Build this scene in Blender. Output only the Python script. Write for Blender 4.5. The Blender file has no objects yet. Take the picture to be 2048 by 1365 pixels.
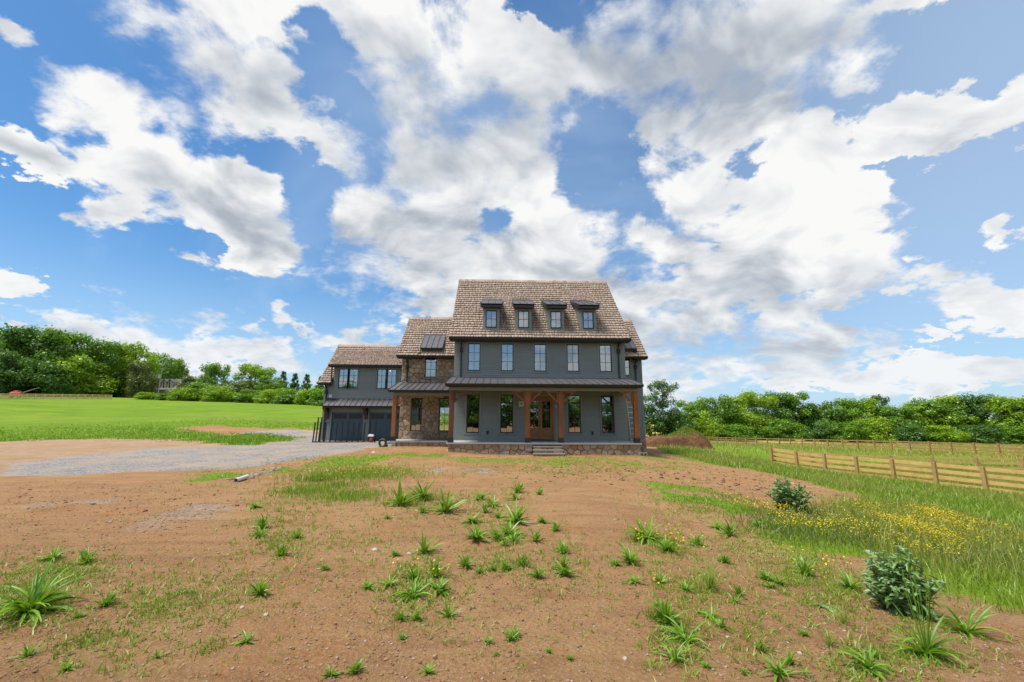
import bpy, math, random
import numpy as np
from mathutils import Vector, Matrix
S = bpy.context.scene; COL = S.collection
R = random.Random(7); RN = np.random.default_rng(11)
rad = math.radians
# ------------------------------------------------------------------ camera
FPX = 875.0; EYE = np.array([0, 0, 1.95])
_p = math.atan((840 - 682.5) / FPX); _y = rad(1.9); _r = rad(0.27)
FW = np.array([math.sin(_y)*math.cos(_p), math.cos(_y)*math.cos(_p), math.sin(_p)])
_rt = np.array([math.cos(_y), -math.sin(_y), 0]); _up = np.cross(_rt, FW)
RT = _rt*math.cos(_r) + _up*math.sin(_r); UP = _up*math.cos(_r) - _rt*math.sin(_r)
cd = bpy.data.cameras.new('camera'); cam = bpy.data.objects.new('camera', cd); COL.objects.link(cam)
cd.sensor_width = 36; cd.lens = 36*FPX/2048; cd.clip_start = .05; cd.clip_end = 6000
cam.matrix_world = Matrix(((RT[0], UP[0], -FW[0], EYE[0]), (RT[1], UP[1], -FW[1], EYE[1]), (RT[2], UP[2], -FW[2], EYE[2]), (0, 0, 0, 1)))
S.camera = cam
# ------------------------------------------------------------------ exposure / engine
S.view_settings.view_transform = 'Standard'; S.view_settings.look = 'None'
S.view_settings.exposure = 0.85; S.view_settings.gamma = 1; S.view_settings.use_curve_mapping = False
S.render.engine = 'CYCLES'; S.cycles.use_denoising = True
S.cycles.max_bounces = 6; S.cycles.diffuse_bounces = 3; S.cycles.glossy_bounces = 3; S.cycles.transparent_max_bounces = 10
S.cycles.transmission_bounces = 3; S.cycles.sample_clamp_indirect = 8; S.cycles.caustics_reflective = False; S.cycles.caustics_refractive = False
# ------------------------------------------------------------------ sun (veiled by cloud, high, over the left shoulder)
SUN_EL, SUN_AZ = 67, -108          # degrees; azimuth from +Y towards +X
ld = bpy.data.lights.new('sun', 'SUN'); ld.energy = 3.3; ld.angle = rad(20); ld.color = (1, .95, .87)
sun = bpy.data.objects.new('sun', ld); COL.objects.link(sun)
_sd = Vector((math.sin(rad(SUN_AZ))*math.cos(rad(SUN_EL)), math.cos(rad(SUN_AZ))*math.cos(rad(SUN_EL)), math.sin(rad(SUN_EL))))
sun.rotation_euler = (-_sd).to_track_quat('-Z', 'Y').to_euler(); sun.location = (0, 0, 40)
# ------------------------------------------------------------------ node helper
class NT:
    def __init__(s, tree): s.t = tree; s.n = tree.nodes; s.l = tree.links
    def set(s, inp, v):
        if hasattr(v, 'is_output') or isinstance(v, bpy.types.NodeSocket): s.l.new(v, inp)
        elif v is not None: inp.default_value = v
    def math(s, op, a, b=None, c=None, clamp=False):
        n = s.n.new('ShaderNodeMath'); n.operation = op; n.use_clamp = clamp
        for i, v in enumerate((a, b, c)):
            if v is not None: s.set(n.inputs[i], v)
        return n.outputs[0]
    def vm(s, op, a, b=None, c=None):
        n = s.n.new('ShaderNodeVectorMath'); n.operation = op
        for i, v in enumerate((a, b, c)):
            if v is not None: s.set(n.inputs[i] if not (op == 'SCALE' and i == 1) else n.inputs['Scale'], v)
        return n.outputs['Value'] if op in ('LENGTH', 'DOT_PRODUCT', 'DISTANCE') else n.outputs[0]
    def noise(s, vec, scale, detail=4, rough=.55, dist=0, out='Fac'):
        n = s.n.new('ShaderNodeTexNoise'); n.inputs['Scale'].default_value = scale; n.inputs['Detail'].default_value = detail
        n.inputs['Roughness'].default_value = rough; n.inputs['Distortion'].default_value = dist
        if vec is not None: s.l.new(vec, n.inputs['Vector'])
        return n.outputs[out]
    def voro(s, vec, scale, feature='F1', out='Distance'):
        n = s.n.new('ShaderNodeTexVoronoi'); n.feature = feature; n.inputs['Scale'].default_value = scale
        if vec is not None: s.l.new(vec, n.inputs['Vector'])
        return n.outputs[out]
    def smooth(s, v, a, b, o0=0., o1=1.):
        n = s.n.new('ShaderNodeMapRange'); n.interpolation_type = 'SMOOTHSTEP'; s.set(n.inputs[0], v)
        for i, q in zip((1, 2, 3, 4), (a, b, o0, o1)): s.set(n.inputs[i], q)
        return n.outputs[0]
    def mix(s, f, a, b, mode='MIX'):
        n = s.n.new('ShaderNodeMix'); n.data_type = 'RGBA'; n.blend_type = mode; n.clamp_factor = True
        s.set(n.inputs[0], f)
        for i, v in ((6, a), (7, b)): s.set(n.inputs[i], tuple(v) + (1,) if isinstance(v, (tuple, list)) and len(v) == 3 else v)
        return n.outputs[2]
    def ramp(s, f, stops):
        n = s.n.new('ShaderNodeValToRGB'); s.set(n.inputs[0], f); e = n.color_ramp.elements
        while len(e) < len(stops): e.new(.5)
        for q, (p, c) in zip(e, stops): q.position = p; q.color = tuple(c) + (1,)
        return n.outputs[0]
    def attr(s, name):
        n = s.n.new('ShaderNodeAttribute'); n.attribute_name = name; return n.outputs['Fac']
    def pos(s): return s.n.new('ShaderNodeNewGeometry').outputs['Position']
    def obj(s): return s.n.new('ShaderNodeTexCoord').outputs['Object']
    def rnd(s): return s.n.new('ShaderNodeObjectInfo').outputs['Random']
# ------------------------------------------------------------------ sky: Nishita air with broken cumulus
def raydir(u, v):
    d = FW + (u-1024)/FPX*RT + (682.5-v)/FPX*UP
    return d/np.linalg.norm(d)
def azel(u, v):
    d = raydir(u, v); return math.degrees(math.atan2(d[0], d[1])), math.degrees(math.asin(d[2]))
CLOUDS = [(330,40,120,65),(450,130,130,85),(545,225,130,95),(650,300,120,85),(520,30,130,60),(760,60,160,120),(800,200,120,120),(870,330,130,95),
 (950,110,180,150),(1090,180,140,130),(1000,290,140,90),(1300,110,230,150),(1460,60,200,110),(1500,190,200,120),(1620,290,110,85),(1400,255,120,60),
 (1680,110,80,100),(1760,5,110,40),(1350,240,100,60),(1690,380,55,45),(1020,380,90,80),
 (750,450,125,100),(880,430,150,100),(1070,430,140,125),(860,545,180,60),(1050,545,220,80),(1160,500,110,80),(950,620,160,60),
 (1440,420,105,90),(1340,490,120,75),(1560,480,130,95),(1670,470,80,75),(1500,565,220,75),(1700,560,110,55),(1340,585,120,70),
 (1390,665,180,55),(1650,680,130,40),(1330,745,130,45),(1520,735,160,40),(1250,640,90,80),
 (1860,240,105,65),(1985,220,95,50),(1775,295,40,30),(1960,600,105,50),(1885,560,45,30),(2045,465,35,42),(1830,515,30,28),(1850,660,50,16),
 (1920,750,190,38),(1780,730,80,32),(2050,640,60,35),(1650,770,240,22),(1900,785,200,18),
 (215,235,90,60),(300,300,115,85),(420,390,145,95),(485,465,105,60),(225,370,85,60),(205,420,50,40),(60,315,62,35),(15,285,45,28),(45,45,65,28),(15,560,55,30),
 (150,660,100,32),(300,670,110,58),(430,695,100,48),(520,705,90,32),(545,640,26,28),(590,662,34,16),(715,690,90,22),(20,645,45,22),(400,730,260,28)]
GAPS = [(600,58,42,22),(658,140,30,48),(698,205,30,30),(1075,10,58,30),(1180,330,54,72),(1010,425,24,28),(610,400,46,56),(1235,310,32,70),(650,335,32,22)]
BASES = [(1480,590,260,55),(1380,560,150,45),(1660,610,160,45),(980,250,230,110),(1560,690,200,36),(610,190,110,110),(860,505,150,55),(430,430,110,55),(1270,100,190,90),(1340,650,130,60),(1480,120,130,60),(1150,560,140,50),(740,90,110,70),(320,330,70,40),(1850,275,80,25)]   # heavy grey undersides
w = bpy.data.worlds.new('World'); S.world = w; w.use_nodes = True; w.node_tree.nodes.clear(); N = NT(w.node_tree)
try: w.cycles.sampling_method = 'MANUAL'; w.cycles.sample_map_resolution = 512
except Exception: pass
D = N.n.new('ShaderNodeTexCoord').outputs['Generated']
sk = N.n.new('ShaderNodeTexSky'); sk.sky_type = 'NISHITA'; sk.sun_disc = False; sk.sun_elevation = rad(SUN_EL); sk.sun_rotation = rad(SUN_AZ)
sk.air_density = 1.1; sk.dust_density = .6; sk.ozone_density = 2.2; sk.altitude = 200
sep = N.n.new('ShaderNodeSeparateXYZ'); N.l.new(D, sep.inputs[0]); dx, dy, dz = sep.outputs
az = N.math('MULTIPLY', N.math('ARCTAN2', dx, dy), 180/math.pi); el = N.math('MULTIPLY', N.math('ARCSINE', dz), 180/math.pi)
cmb = N.n.new('ShaderNodeCombineXYZ'); N.l.new(az, cmb.inputs[0]); N.l.new(el, cmb.inputs[1]); AE = cmb.outputs[0]
# noise space: a flat cloud layer seen in perspective
den = N.math('ADD', N.math('MAXIMUM', dz, 0.), .42); cmb2 = N.n.new('ShaderNodeCombineXYZ')
N.l.new(N.math('DIVIDE', dx, den), cmb2.inputs[0]); N.l.new(N.math('DIVIDE', dy, den), cmb2.inputs[1]); N.l.new(N.math('DIVIDE', N.math('MULTIPLY', dz, 1.15), den), cmb2.inputs[2]); Q = cmb2.outputs[0]
warp = N.vm('SCALE', N.vm('SUBTRACT', N.noise(Q, 3.2, 3, .6, 0, 'Color'), (.5, .5, .5)), None); warp.node.inputs['Scale'].default_value = 10.
warp2 = N.vm('SCALE', N.vm('SUBTRACT', N.noise(Q, 11., 5, .62, 0, 'Color'), (.5, .5, .5)), None); warp2.node.inputs['Scale'].default_value = 7.
AEw = N.vm('ADD', N.vm('ADD', AE, warp), warp2)
def field(lst, k):
    acc = None
    for (x, y, rx, ry) in lst:
        a0, e0 = azel(x, y); a1, _ = azel(x+rx, y); a2, _ = azel(x-rx, y); _, e1 = azel(x, y-ry); _, e2 = azel(x, y+ry)
        ra = max(.6, abs(a1-a2)/2); re = max(.6, abs(e1-e2)/2)
        v = N.vm('LENGTH', N.vm('MULTIPLY_ADD', AEw, (1/ra, 1/re, 0), (-a0/ra, -e0/re, 0)))
        acc = v if acc is None else N.math('SMOOTH_MIN', acc, v, k)
    return acc
fd = N.math('SUBTRACT', 1.2, field(CLOUDS, .3))
gp_ = N.smooth(field(GAPS, .05), .0, 1.9, 1., 0.)
fd = N.math('SUBTRACT', N.math('MINIMUM', fd, .95), N.math('MULTIPLY', gp_, 1.15))
out = N.math('MAXIMUM', N.smooth(N.math('ABSOLUTE', N.math('SUBTRACT', az, 2.)), 50, 64), N.smooth(el, 48, 58))   # beyond the frame: the same broken cover goes on
gen = N.math('SUBTRACT', N.math('MULTIPLY', N.noise(Q, 1.5, 2, .5), 4.2), 1.95)
gen = N.math('SUBTRACT', gen, N.math('MULTIPLY', N.math('SUBTRACT', 1., out), 6.))
fd = N.math('MAXIMUM', fd, gen)
fd = N.math('MINIMUM', fd, 1.1)
def puff(vec):
    v = N.n.new('ShaderNodeTexVoronoi'); v.feature = 'F1'; v.inputs['Scale'].default_value = 8.; v.inputs['Detail'].default_value = 2.5; v.inputs['Roughness'].default_value = .55; v.normalize = True
    N.l.new(N.vm('ADD', vec, vwarp), v.inputs['Vector'])
    return N.math('ADD', N.math('MULTIPLY', N.noise(vec, 5.0, 10, .62, .3), .78), N.math('MULTIPLY', N.math('SUBTRACT', .78, v.outputs['Distance']), .42))
vwarp = N.vm('SCALE', N.vm('SUBTRACT', N.noise(Q, 9., 3, .6, 0, 'Color'), (.5, .5, .5)), None); vwarp.node.inputs['Scale'].default_value = .10
sunoff = (-.008, .012, .034)
n0 = puff(Q); n2 = N.noise(Q, 1.9, 4, .5)
dens = N.math('ADD', fd, N.math('MULTIPLY', N.math('SUBTRACT', n0, .575), 4.2))
wisp = N.smooth(N.noise(Q, 2.0, 2, .5), .38, .62, .22, 1.0)
alpha = N.smooth(dens, .0, wisp)
def body(vec): return N.noise(vec, 4.2, 4.5, .52, .5)
b0 = body(Q); b1 = body(N.vm('ADD', Q, (.015, -.03, .06)))
thick = N.smooth(N.math('ADD', N.math('MULTIPLY', dens, .30), N.math('MULTIPLY', n2, 2.2)), .85, 1.95)
bill = N.math('ADD', N.math('MULTIPLY', N.math('SUBTRACT', b0, b1), 3.0), N.math('MULTIPLY', N.math('SUBTRACT', n0, .55), .9))
under = N.smooth(field(BASES, .25), .3, 1.7, 1., 0.)
lit = N.math('ADD', N.math('SUBTRACT', .90, N.math('ADD', N.math('MULTIPLY', thick, .40), N.math('MULTIPLY', under, .34))), bill, None, True)
ccol = N.ramp(lit, [(0., (.235, .262, .30)), (.3, (.315, .337, .365)), (.62, (.425, .438, .453)), (1., (.53, .53, .525))])
hz = N.smooth(el, -1, 20, 1., 0.)
ccol = N.mix(N.math('MULTIPLY', hz, .35), ccol, (.41, .46, .52))
sky = N.vm('SCALE', sk.outputs[0], None); sky.node.inputs['Scale'].default_value = .074
sky = N.vm('MULTIPLY', sky, (.54, .88, 1.10))
veil = N.smooth(N.noise(Q, 1.1, 5, .6, .6), .42, .75, 0., .35)      # thin high veil
veil = N.math('MAXIMUM', veil, N.math('MULTIPLY', hz, .72))
veil = N.math('MAXIMUM', veil, N.math('MULTIPLY', N.smooth(dx, .12, .75), .55))
skyv = N.mix(veil, sky, (.33, .42, .53))
fin = N.mix(alpha, skyv, ccol)
bg = N.n.new('ShaderNodeBackground'); N.l.new(fin, bg.inputs[0]); bg.inputs[1].default_value = 1.0
wo = N.n.new('ShaderNodeOutputWorld'); N.l.new(bg.outputs[0], wo.inputs[0])
# ================================================================== helpers
def ray(u, v): return FW + (u-1024)/FPX*RT + (682.5-v)/FPX*UP
def atz(u, v, zc): return EYE + zc*ray(u, v)
def _h(ix, iy, s):
    n = (ix.astype(np.int64)*374761393 + iy.astype(np.int64)*668265263 + s*982451653) & 0xffffffff
    n = ((n ^ (n >> 13))*1274126177) & 0xffffffff
    return ((n ^ (n >> 16)) & 0xffff)/65535.
def vnoise(x, y, s=0):
    x = np.asarray(x, float); y = np.asarray(y, float); ix = np.floor(x); iy = np.floor(y); fx = x-ix; fy = y-iy
    fx = fx*fx*(3-2*fx); fy = fy*fy*(3-2*fy)
    return (_h(ix, iy, s)*(1-fx)+_h(ix+1, iy, s)*fx)*(1-fy) + (_h(ix, iy+1, s)*(1-fx)+_h(ix+1, iy+1, s)*fx)*fy
def fbm(x, y, o=4, s=0):
    t = 0; a = .5; n = 0
    for i in range(o): t = t + a*vnoise(x*2**i+17.3*i, y*2**i-9.1*i, s+i); n += a; a *= .5
    return t/n
def sstep(v, a, b): t = np.clip((v-a)/(b-a), 0, 1); return t*t*(3-2*t)
def link(o, parent=None):
    COL.objects.link(o)
    if parent is not None: o.parent = parent
    return o
def tag(o, label=None, cat=None, group=None, kind=None):
    for k, v in (('label', label), ('category', cat), ('group', group), ('kind', kind)):
        if v: o[k] = v
    return o
def empty(name, loc=(0, 0, 0)):
    o = bpy.data.objects.new(name, None); o.location = loc; o.empty_display_size = .2; return link(o)
class MB:
    def __init__(s): s.v = []; s.f = []; s.a = []
    def add(s, vs, fs, t=None):
        b = len(s.v); s.v.extend(vs); s.f.extend([tuple(i+b for i in f) for f in fs])
        if t is not None: s.a.extend([t]*len(fs))
        return s
    def box(s, x0, x1, y0, y1, z0, z1, t=None):
        return s.add([(x0,y0,z0),(x1,y0,z0),(x1,y1,z0),(x0,y1,z0),(x0,y0,z1),(x1,y0,z1),(x1,y1,z1),(x0,y1,z1)],
            [(0,3,2,1),(4,5,6,7),(0,1,5,4),(1,2,6,5),(2,3,7,6),(3,0,4,7)], t)
    def hexa(s, p, t=None):     # 8 points: bottom ring 0-3, top ring 4-7
        return s.add(list(map(tuple, p)), [(0,3,2,1),(4,5,6,7),(0,1,5,4),(1,2,6,5),(2,3,7,6),(3,0,4,7)], t)
    def beam(s, a, b, wx, wy, t=None, upv=(0, 0, 1)):   # square bar from a to b
        a = Vector(a); b = Vector(b); d = (b-a).normalized(); u = d.cross(Vector(upv))
        if u.length < 1e-4: u = Vector((1, 0, 0))
        u.normalize(); v = u.cross(d); u = u*wx/2; v = v*wy/2
        return s.hexa([a-u-v, a+u-v, a+u+v, a-u+v, b-u-v, b+u-v, b+u+v, b-u+v], t)
    def prism(s, poly, y0, y1, t=None):   # polygon in x,z extruded along y
        n = len(poly); return s.add([(x, y0, z) for x, z in poly]+[(x, y1, z) for x, z in poly],
            [tuple(range(n)), tuple(range(2*n-1, n-1, -1))]+[(i, i+n, (i+1) % n+n, (i+1) % n) for i in range(n)], t)
    def prismx(s, poly, x0, x1, t=None):  # polygon in y,z extruded along x
        n = len(poly); return s.add([(x0, y, z) for y, z in poly]+[(x1, y, z) for y, z in poly],
            [tuple(range(n-1, -1, -1)), tuple(range(n, 2*n))]+[(i, (i+1) % n, (i+1) % n+n, i+n) for i in range(n)], t)
    def tube(s, pts, rr, n=8, cap=True, t=None):
        pts = [Vector(p) for p in pts]; b = []; vs = []; fs = []
        for i, p in enumerate(pts):
            d = (pts[min(i+1, len(pts)-1)]-pts[max(i-1, 0)]).normalized(); u = d.cross(Vector((.13, .21, .97)));
            if u.length < 1e-3: u = d.cross(Vector((1, 0, 0)))
            u.normalize(); v = d.cross(u); r_ = rr[i] if isinstance(rr, (list, tuple)) else rr
            vs += [tuple(p+u*r_*math.cos(2*math.pi*k/n)+v*r_*math.sin(2*math.pi*k/n)) for k in range(n)]
        for i in range(len(pts)-1):
            fs += [(i*n+k, i*n+(k+1) % n, (i+1)*n+(k+1) % n, (i+1)*n+k) for k in range(n)]
        if cap: fs += [tuple(range(n-1, -1, -1)), tuple(range((len(pts)-1)*n, len(pts)*n))]
        return s.add(vs, fs, t)
    def build(s, name, mat, parent=None, smooth=False, off=None):
        m = bpy.data.meshes.new(name); vs = s.v
        if off is not None: vs = [(x-off[0], y-off[1], z-off[2]) for x, y, z in vs]
        m.from_pydata(vs, [], s.f)
        if len(s.a) == len(s.f) and s.a:
            at = m.attributes.new('tint', 'FLOAT', 'FACE'); at.data.foreach_set('value', np.array(s.a, np.float32))
        if smooth: m.polygons.foreach_set('use_smooth', np.ones(len(m.polygons), bool))
        m.materials.append(mat); o = bpy.data.objects.new(name, m); return link(o, parent)
def npmesh(name, V, Fc, mat, tint=None, parent=None, smooth=False, dom='FACE'):
    """V (n,3) floats, Fc (m,k) ints, tint per face"""
    m = bpy.data.meshes.new(name); V = np.ascontiguousarray(V, np.float32); Fc = np.ascontiguousarray(Fc, np.int32); k = Fc.shape[1]
    m.vertices.add(len(V)); m.vertices.foreach_set('co', V.ravel()); m.loops.add(Fc.size); m.loops.foreach_set('vertex_index', Fc.ravel())
    m.polygons.add(len(Fc)); m.polygons.foreach_set('loop_start', np.arange(0, Fc.size, k, dtype=np.int32))
    try: m.polygons.foreach_set('loop_total', np.full(len(Fc), k, np.int32))
    except Exception: pass
    if smooth: m.polygons.foreach_set('use_smooth', np.ones(len(Fc), bool))
    if tint is not None:
        at = m.attributes.new('tint', 'FLOAT', dom); at.data.foreach_set('value', np.asarray(tint, np.float32))
    m.update(calc_edges=True); m.validate(); m.materials.append(mat)
    return link(bpy.data.objects.new(name, m), parent)
# ================================================================== materials
def mat(name, fn):
    m = bpy.data.materials.new(name); m.use_nodes = True; m.node_tree.nodes.clear(); n = NT(m.node_tree)
    o = n.n.new('ShaderNodeOutputMaterial'); n.l.new(fn(n), o.inputs[0]); return m
def pbr(n, col, rough=.6, metal=0., bump=None, bstr=.3, bdist=.01, spec=None):
    b = n.n.new('ShaderNodeBsdfPrincipled'); n.set(b.inputs['Base Color'], tuple(col)+(1,) if isinstance(col, tuple) and len(col) == 3 else col)
    n.set(b.inputs['Roughness'], rough); n.set(b.inputs['Metallic'], metal)
    if spec is not None: b.inputs['Specular IOR Level'].default_value = spec
    if bump is not None:
        q = n.n.new('ShaderNodeBump'); q.inputs['Strength'].default_value = bstr; q.inputs['Distance'].default_value = bdist
        n.l.new(bump, q.inputs['Height']); n.l.new(q.outputs[0], b.inputs['Normal'])
    return b.outputs[0]
def paint(name, c, var=.12, rough=.55, metal=0., grain=60, bstr=.15):
    def f(n):
        p = n.pos(); a = n.noise(p, 1.3, 4); b = n.noise(p, grain, 3)
        k = n.math('ADD', n.math('MULTIPLY', a, .7), n.math('MULTIPLY', n.rnd(), .3))
        col = n.mix(k, tuple(x*(1-var) for x in c), tuple(min(1, x*(1+var)) for x in c))
        return pbr(n, col, n.smooth(b, .3, .7, rough-.06, rough+.08), metal, b, bstr, .004)
    return mat(name, f)
def wood(name, c0, c1, stretch=(14, 14, 1.2), rough=.6):
    def f(n):
        mp = n.n.new('ShaderNodeMapping'); mp.inputs['Scale'].default_value = stretch; n.l.new(n.pos(), mp.inputs[0])
        off = n.vm('ADD', mp.outputs[0], n.vm('SCALE', (31., 17., 11.), n.rnd())); g = n.noise(off, 1.6, 6, .62, 1.5)
        k2 = n.noise(n.pos(), 2.6, 2); kn = n.smooth(n.voro(n.pos(), 1.7), .0, .07)
        col = n.mix(n.smooth(g, .3, .7), c0, c1); col = n.mix(n.smooth(k2, .35, .75, 0, .45), col, tuple(x*.62 for x in c0))
        col = n.mix(n.math('MULTIPLY', n.rnd(), .3), col, c1); col = n.mix(kn, tuple(x*.3 for x in c0), col)
        return pbr(n, col, rough, 0, g, .35, .006)
    return mat(name, f)
M = {}
M['siding'] = paint('grey_green_paint', (.190, .220, .212), .14, .5)
M['trim'] = paint('trim_paint', (.185, .211, .202), .1, .5)
M['black'] = paint('black_paint', (.012, .0125, .014), .25, .45)
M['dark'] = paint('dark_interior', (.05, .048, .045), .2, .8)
M['frame'] = paint('window_black', (.010, .014, .018), .2, .38)
def f_metal(n):
    p = n.pos(); a = n.noise(p, .8, 5, .6); b = n.noise(p, 9, 4)
    return pbr(n, n.mix(n.math('ADD', n.math('MULTIPLY', a, .6), n.math('MULTIPLY', n.rnd(), .4)), (.085, .080, .086), (.135, .128, .136)), n.smooth(b, .3, .7, .34, .5), .35, n.noise(p, 3, 2), .12, .02)
M['metal'] = mat('standing_seam_metal', f_metal)
def f_shake(n):
    p = n.pos(); t = n.attr('tint'); mp = n.n.new('ShaderNodeMapping'); mp.inputs['Scale'].default_value = (22, 3, 3); n.l.new(p, mp.inputs[0])
    g = n.noise(mp.outputs[0], 1.5, 4, .6); pa = n.noise(p, .55, 4, .6)
    c = n.ramp(t, [(0, (.16, .115, .085)), (.25, (.29, .215, .16)), (.5, (.36, .275, .208)), (.75, (.40, .312, .25)), (1, (.48, .40, .315))])
    c = n.mix(n.smooth(pa, .45, .7, 0, .55), c, (.40, .285, .245)); c = n.mix(n.smooth(g, .35, .7, 0, .35), c, (.24, .18, .135))
    return pbr(n, c, .85, 0, g, .5, .01)
M['shake'] = mat('cedar_shake', f_shake)
M['deck'] = paint('roof_deck', (.02, .017, .015), .2, .9)
def f_stone(n):
    p = n.pos(); r = n.rnd(); a = n.noise(p, 5, 5, .6); b = n.noise(p, 40, 4, .6)
    c = n.ramp(r, [(0, (0.283, 0.179, 0.0946)), (.18, (0.4, 0.263, 0.148)), (.38, (0.325, 0.241, 0.168)), (.55, (0.504, 0.347, 0.206)), (.7, (0.378, 0.325, 0.274)), (.85, (0.462, 0.283, 0.148)), (1, (0.568, 0.451, 0.336))])
    c = n.mix(n.smooth(a, .35, .72, 0, .5), c, (.17, .12, .08)); c = n.mix(n.smooth(b, .5, .75, 0, .35), c, (.42, .35, .27))
    return pbr(n, c, .88, 0, n.math('ADD', a, n.math('MULTIPLY', b, .4)), .8, .02)
M['stone'] = mat('field_stone', f_stone)
M['mortar'] = paint('mortar', (0.13, 0.101, 0.0715), .25, .95, 0, 30, .6)
M['slab'] = paint('bluestone_slab', (0.36, 0.354, 0.336), .2, .7, 0, 25, .3)
M['tread'] = paint('step_tread', (0.275, 0.248, 0.204), .25, .75, 0, 25, .4)
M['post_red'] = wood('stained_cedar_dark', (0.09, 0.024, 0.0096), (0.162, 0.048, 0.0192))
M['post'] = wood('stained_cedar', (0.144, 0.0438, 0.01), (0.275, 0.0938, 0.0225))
M['post_lit'] = wood('stained_cedar_sunlit', (0.2, 0.065, 0.0125), (0.35, 0.119, 0.0225))  # lit copy of the post cedar: sunlight put into a brighter orange
M['door'] = wood('oak_door', (.20, .085, .027), (.30, .14, .045), (10, 10, 1.5), .4)
M['garage'] = paint('slate_blue_paint', (0.0459, 0.0837, 0.119), .14, .42)
M['rail_wood'] = wood('fence_pine', (.52, .32, .09), (.74, .49, .17), (1.6, 1.6, 16), .75)
M['post_wood'] = wood('fence_post_pine', (.34, .21, .075), (.52, .34, .13), (12, 12, 1.5), .8)
M['far_wood'] = wood('weathered_pine', (0.26, 0.163, 0.0585), (0.39, 0.247, 0.091), (2, 2, 14), .8)
M['hill_wood'] = wood('pale_pine_brightened', (.66, .47, .20), (.82, .62, .30), (2, 2, 14), .75)  # pale pine, colour lifted to offset the shade on the hill fence rails
M['white'] = paint('white_plastic', (.55, .54, .51), .08, .5)
M['corbel'] = wood('dark_corbel', (.035, .013, .007), (.06, .024, .012))
M['alu'] = paint('aluminium', (.5, .5, .5), .1, .35, .8)
M['concrete'] = paint('concrete_block', (.30, .285, .25), .2, .9, 0, 40, .5)
def f_glass(n):
    fr = n.n.new('ShaderNodeFresnel'); fr.inputs[0].default_value = 1.5
    g = n.n.new('ShaderNodeBsdfGlossy'); g.inputs['Color'].default_value = (.86, .92, .96, 1); g.inputs['Roughness'].default_value = .015
    t = n.n.new('ShaderNodeBsdfTransparent'); t.inputs[0].default_value = (.62, .66, .66, 1)
    m = n.n.new('ShaderNodeMixShader'); n.l.new(n.math('ADD', n.math('MULTIPLY', fr.outputs[0], 1.2), .34, None, True), m.inputs[0]); n.l.new(t.outputs[0], m.inputs[1]); n.l.new(g.outputs[0], m.inputs[2])
    return m.outputs[0]
M['glass'] = mat('low_e_glass', f_glass)
def f_lamp(n):
    e = n.n.new('ShaderNodeEmission'); e.inputs[0].default_value = (1, .93, .82, 1); e.inputs[1].default_value = 4; return e.outputs[0]
M['lamp'] = mat('lit_ceiling_lamp', f_lamp)
def foliage(name, c0, c1, c2, trans=.35):
    def f(n):
        t = n.attr('tint'); r = n.rnd(); p = n.noise(n.pos(), .35, 3)
        c = n.mix(t, c0, c1); c = n.mix(n.smooth(n.math('ADD', n.math('MULTIPLY', p, .7), n.math('MULTIPLY', r, .45)), .4, .85, 0, .75), c, c2)
        d = n.n.new('ShaderNodeBsdfDiffuse'); n.l.new(c, d.inputs[0]); tr = n.n.new('ShaderNodeBsdfTranslucent'); n.l.new(n.mix(.5, c, n.mix(1, c, (1., 1., .35), 'MULTIPLY')), tr.inputs[0])
        gl = n.n.new('ShaderNodeBsdfGlossy'); gl.inputs['Roughness'].default_value = .45; gl.inputs[0].default_value = (.8, .9, .8, 1)
        m = n.n.new('ShaderNodeMixShader'); m.inputs[0].default_value = trans; n.l.new(d.outputs[0], m.inputs[1]); n.l.new(tr.outputs[0], m.inputs[2])
        m2 = n.n.new('ShaderNodeMixShader'); m2.inputs[0].default_value = .04; n.l.new(m.outputs[0], m2.inputs[1]); n.l.new(gl.outputs[0], m2.inputs[2])
        return m2.outputs[0]
    return mat(name, f)
M['leaf'] = foliage('leaf_green', (.085, .20, .012), (.21, .37, .02), (.15, .30, .016), .42)
M['leaf_bright'] = foliage('leaf_yellow_green', (.16, .30, .010), (.33, .48, .016), (.25, .40, .012), .42)
M['leaf_dark'] = foliage('leaf_deep_green', (.05, .13, .018), (.115, .235, .028), (.08, .18, .024), .42)
M['leaf_olive'] = foliage('leaf_olive', (0.0975, 0.13, 0.0286), (0.182, 0.221, 0.052), (0.143, 0.169, 0.0455))
M['leaf_grey'] = foliage('leaf_grey_green', (0.09, 0.15, 0.0675), (0.195, 0.285, 0.135), (0.135, 0.21, 0.09))
M['grass'] = foliage('grass_blades', (.13, .23, .014), (.31, .41, .04), (.24, .33, .035))
M['lawn'] = foliage('fresh_grass_blades', (.10, .21, .010), (.22, .35, .016), (.17, .29, .014))
M['hay'] = foliage('meadow_blades', (.23, .25, .04), (.46, .43, .11), (.36, .35, .08))
M['plant'] = foliage('weed_leaf', (.10, .22, .012), (.25, .42, .03), (.17, .33, .02), .4)
M['thistle'] = foliage('thistle_leaf', (.09, .19, .04), (.30, .42, .18), (.16, .29, .08), .25)
M['flower'] = foliage('yellow_petal', (.55, .40, .01), (.75, .58, .02), (.65, .48, .015), .3)
M['bark'] = wood('bark', (.05, .038, .028), (.10, .08, .06), (6, 6, 1.5), .95)
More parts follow.
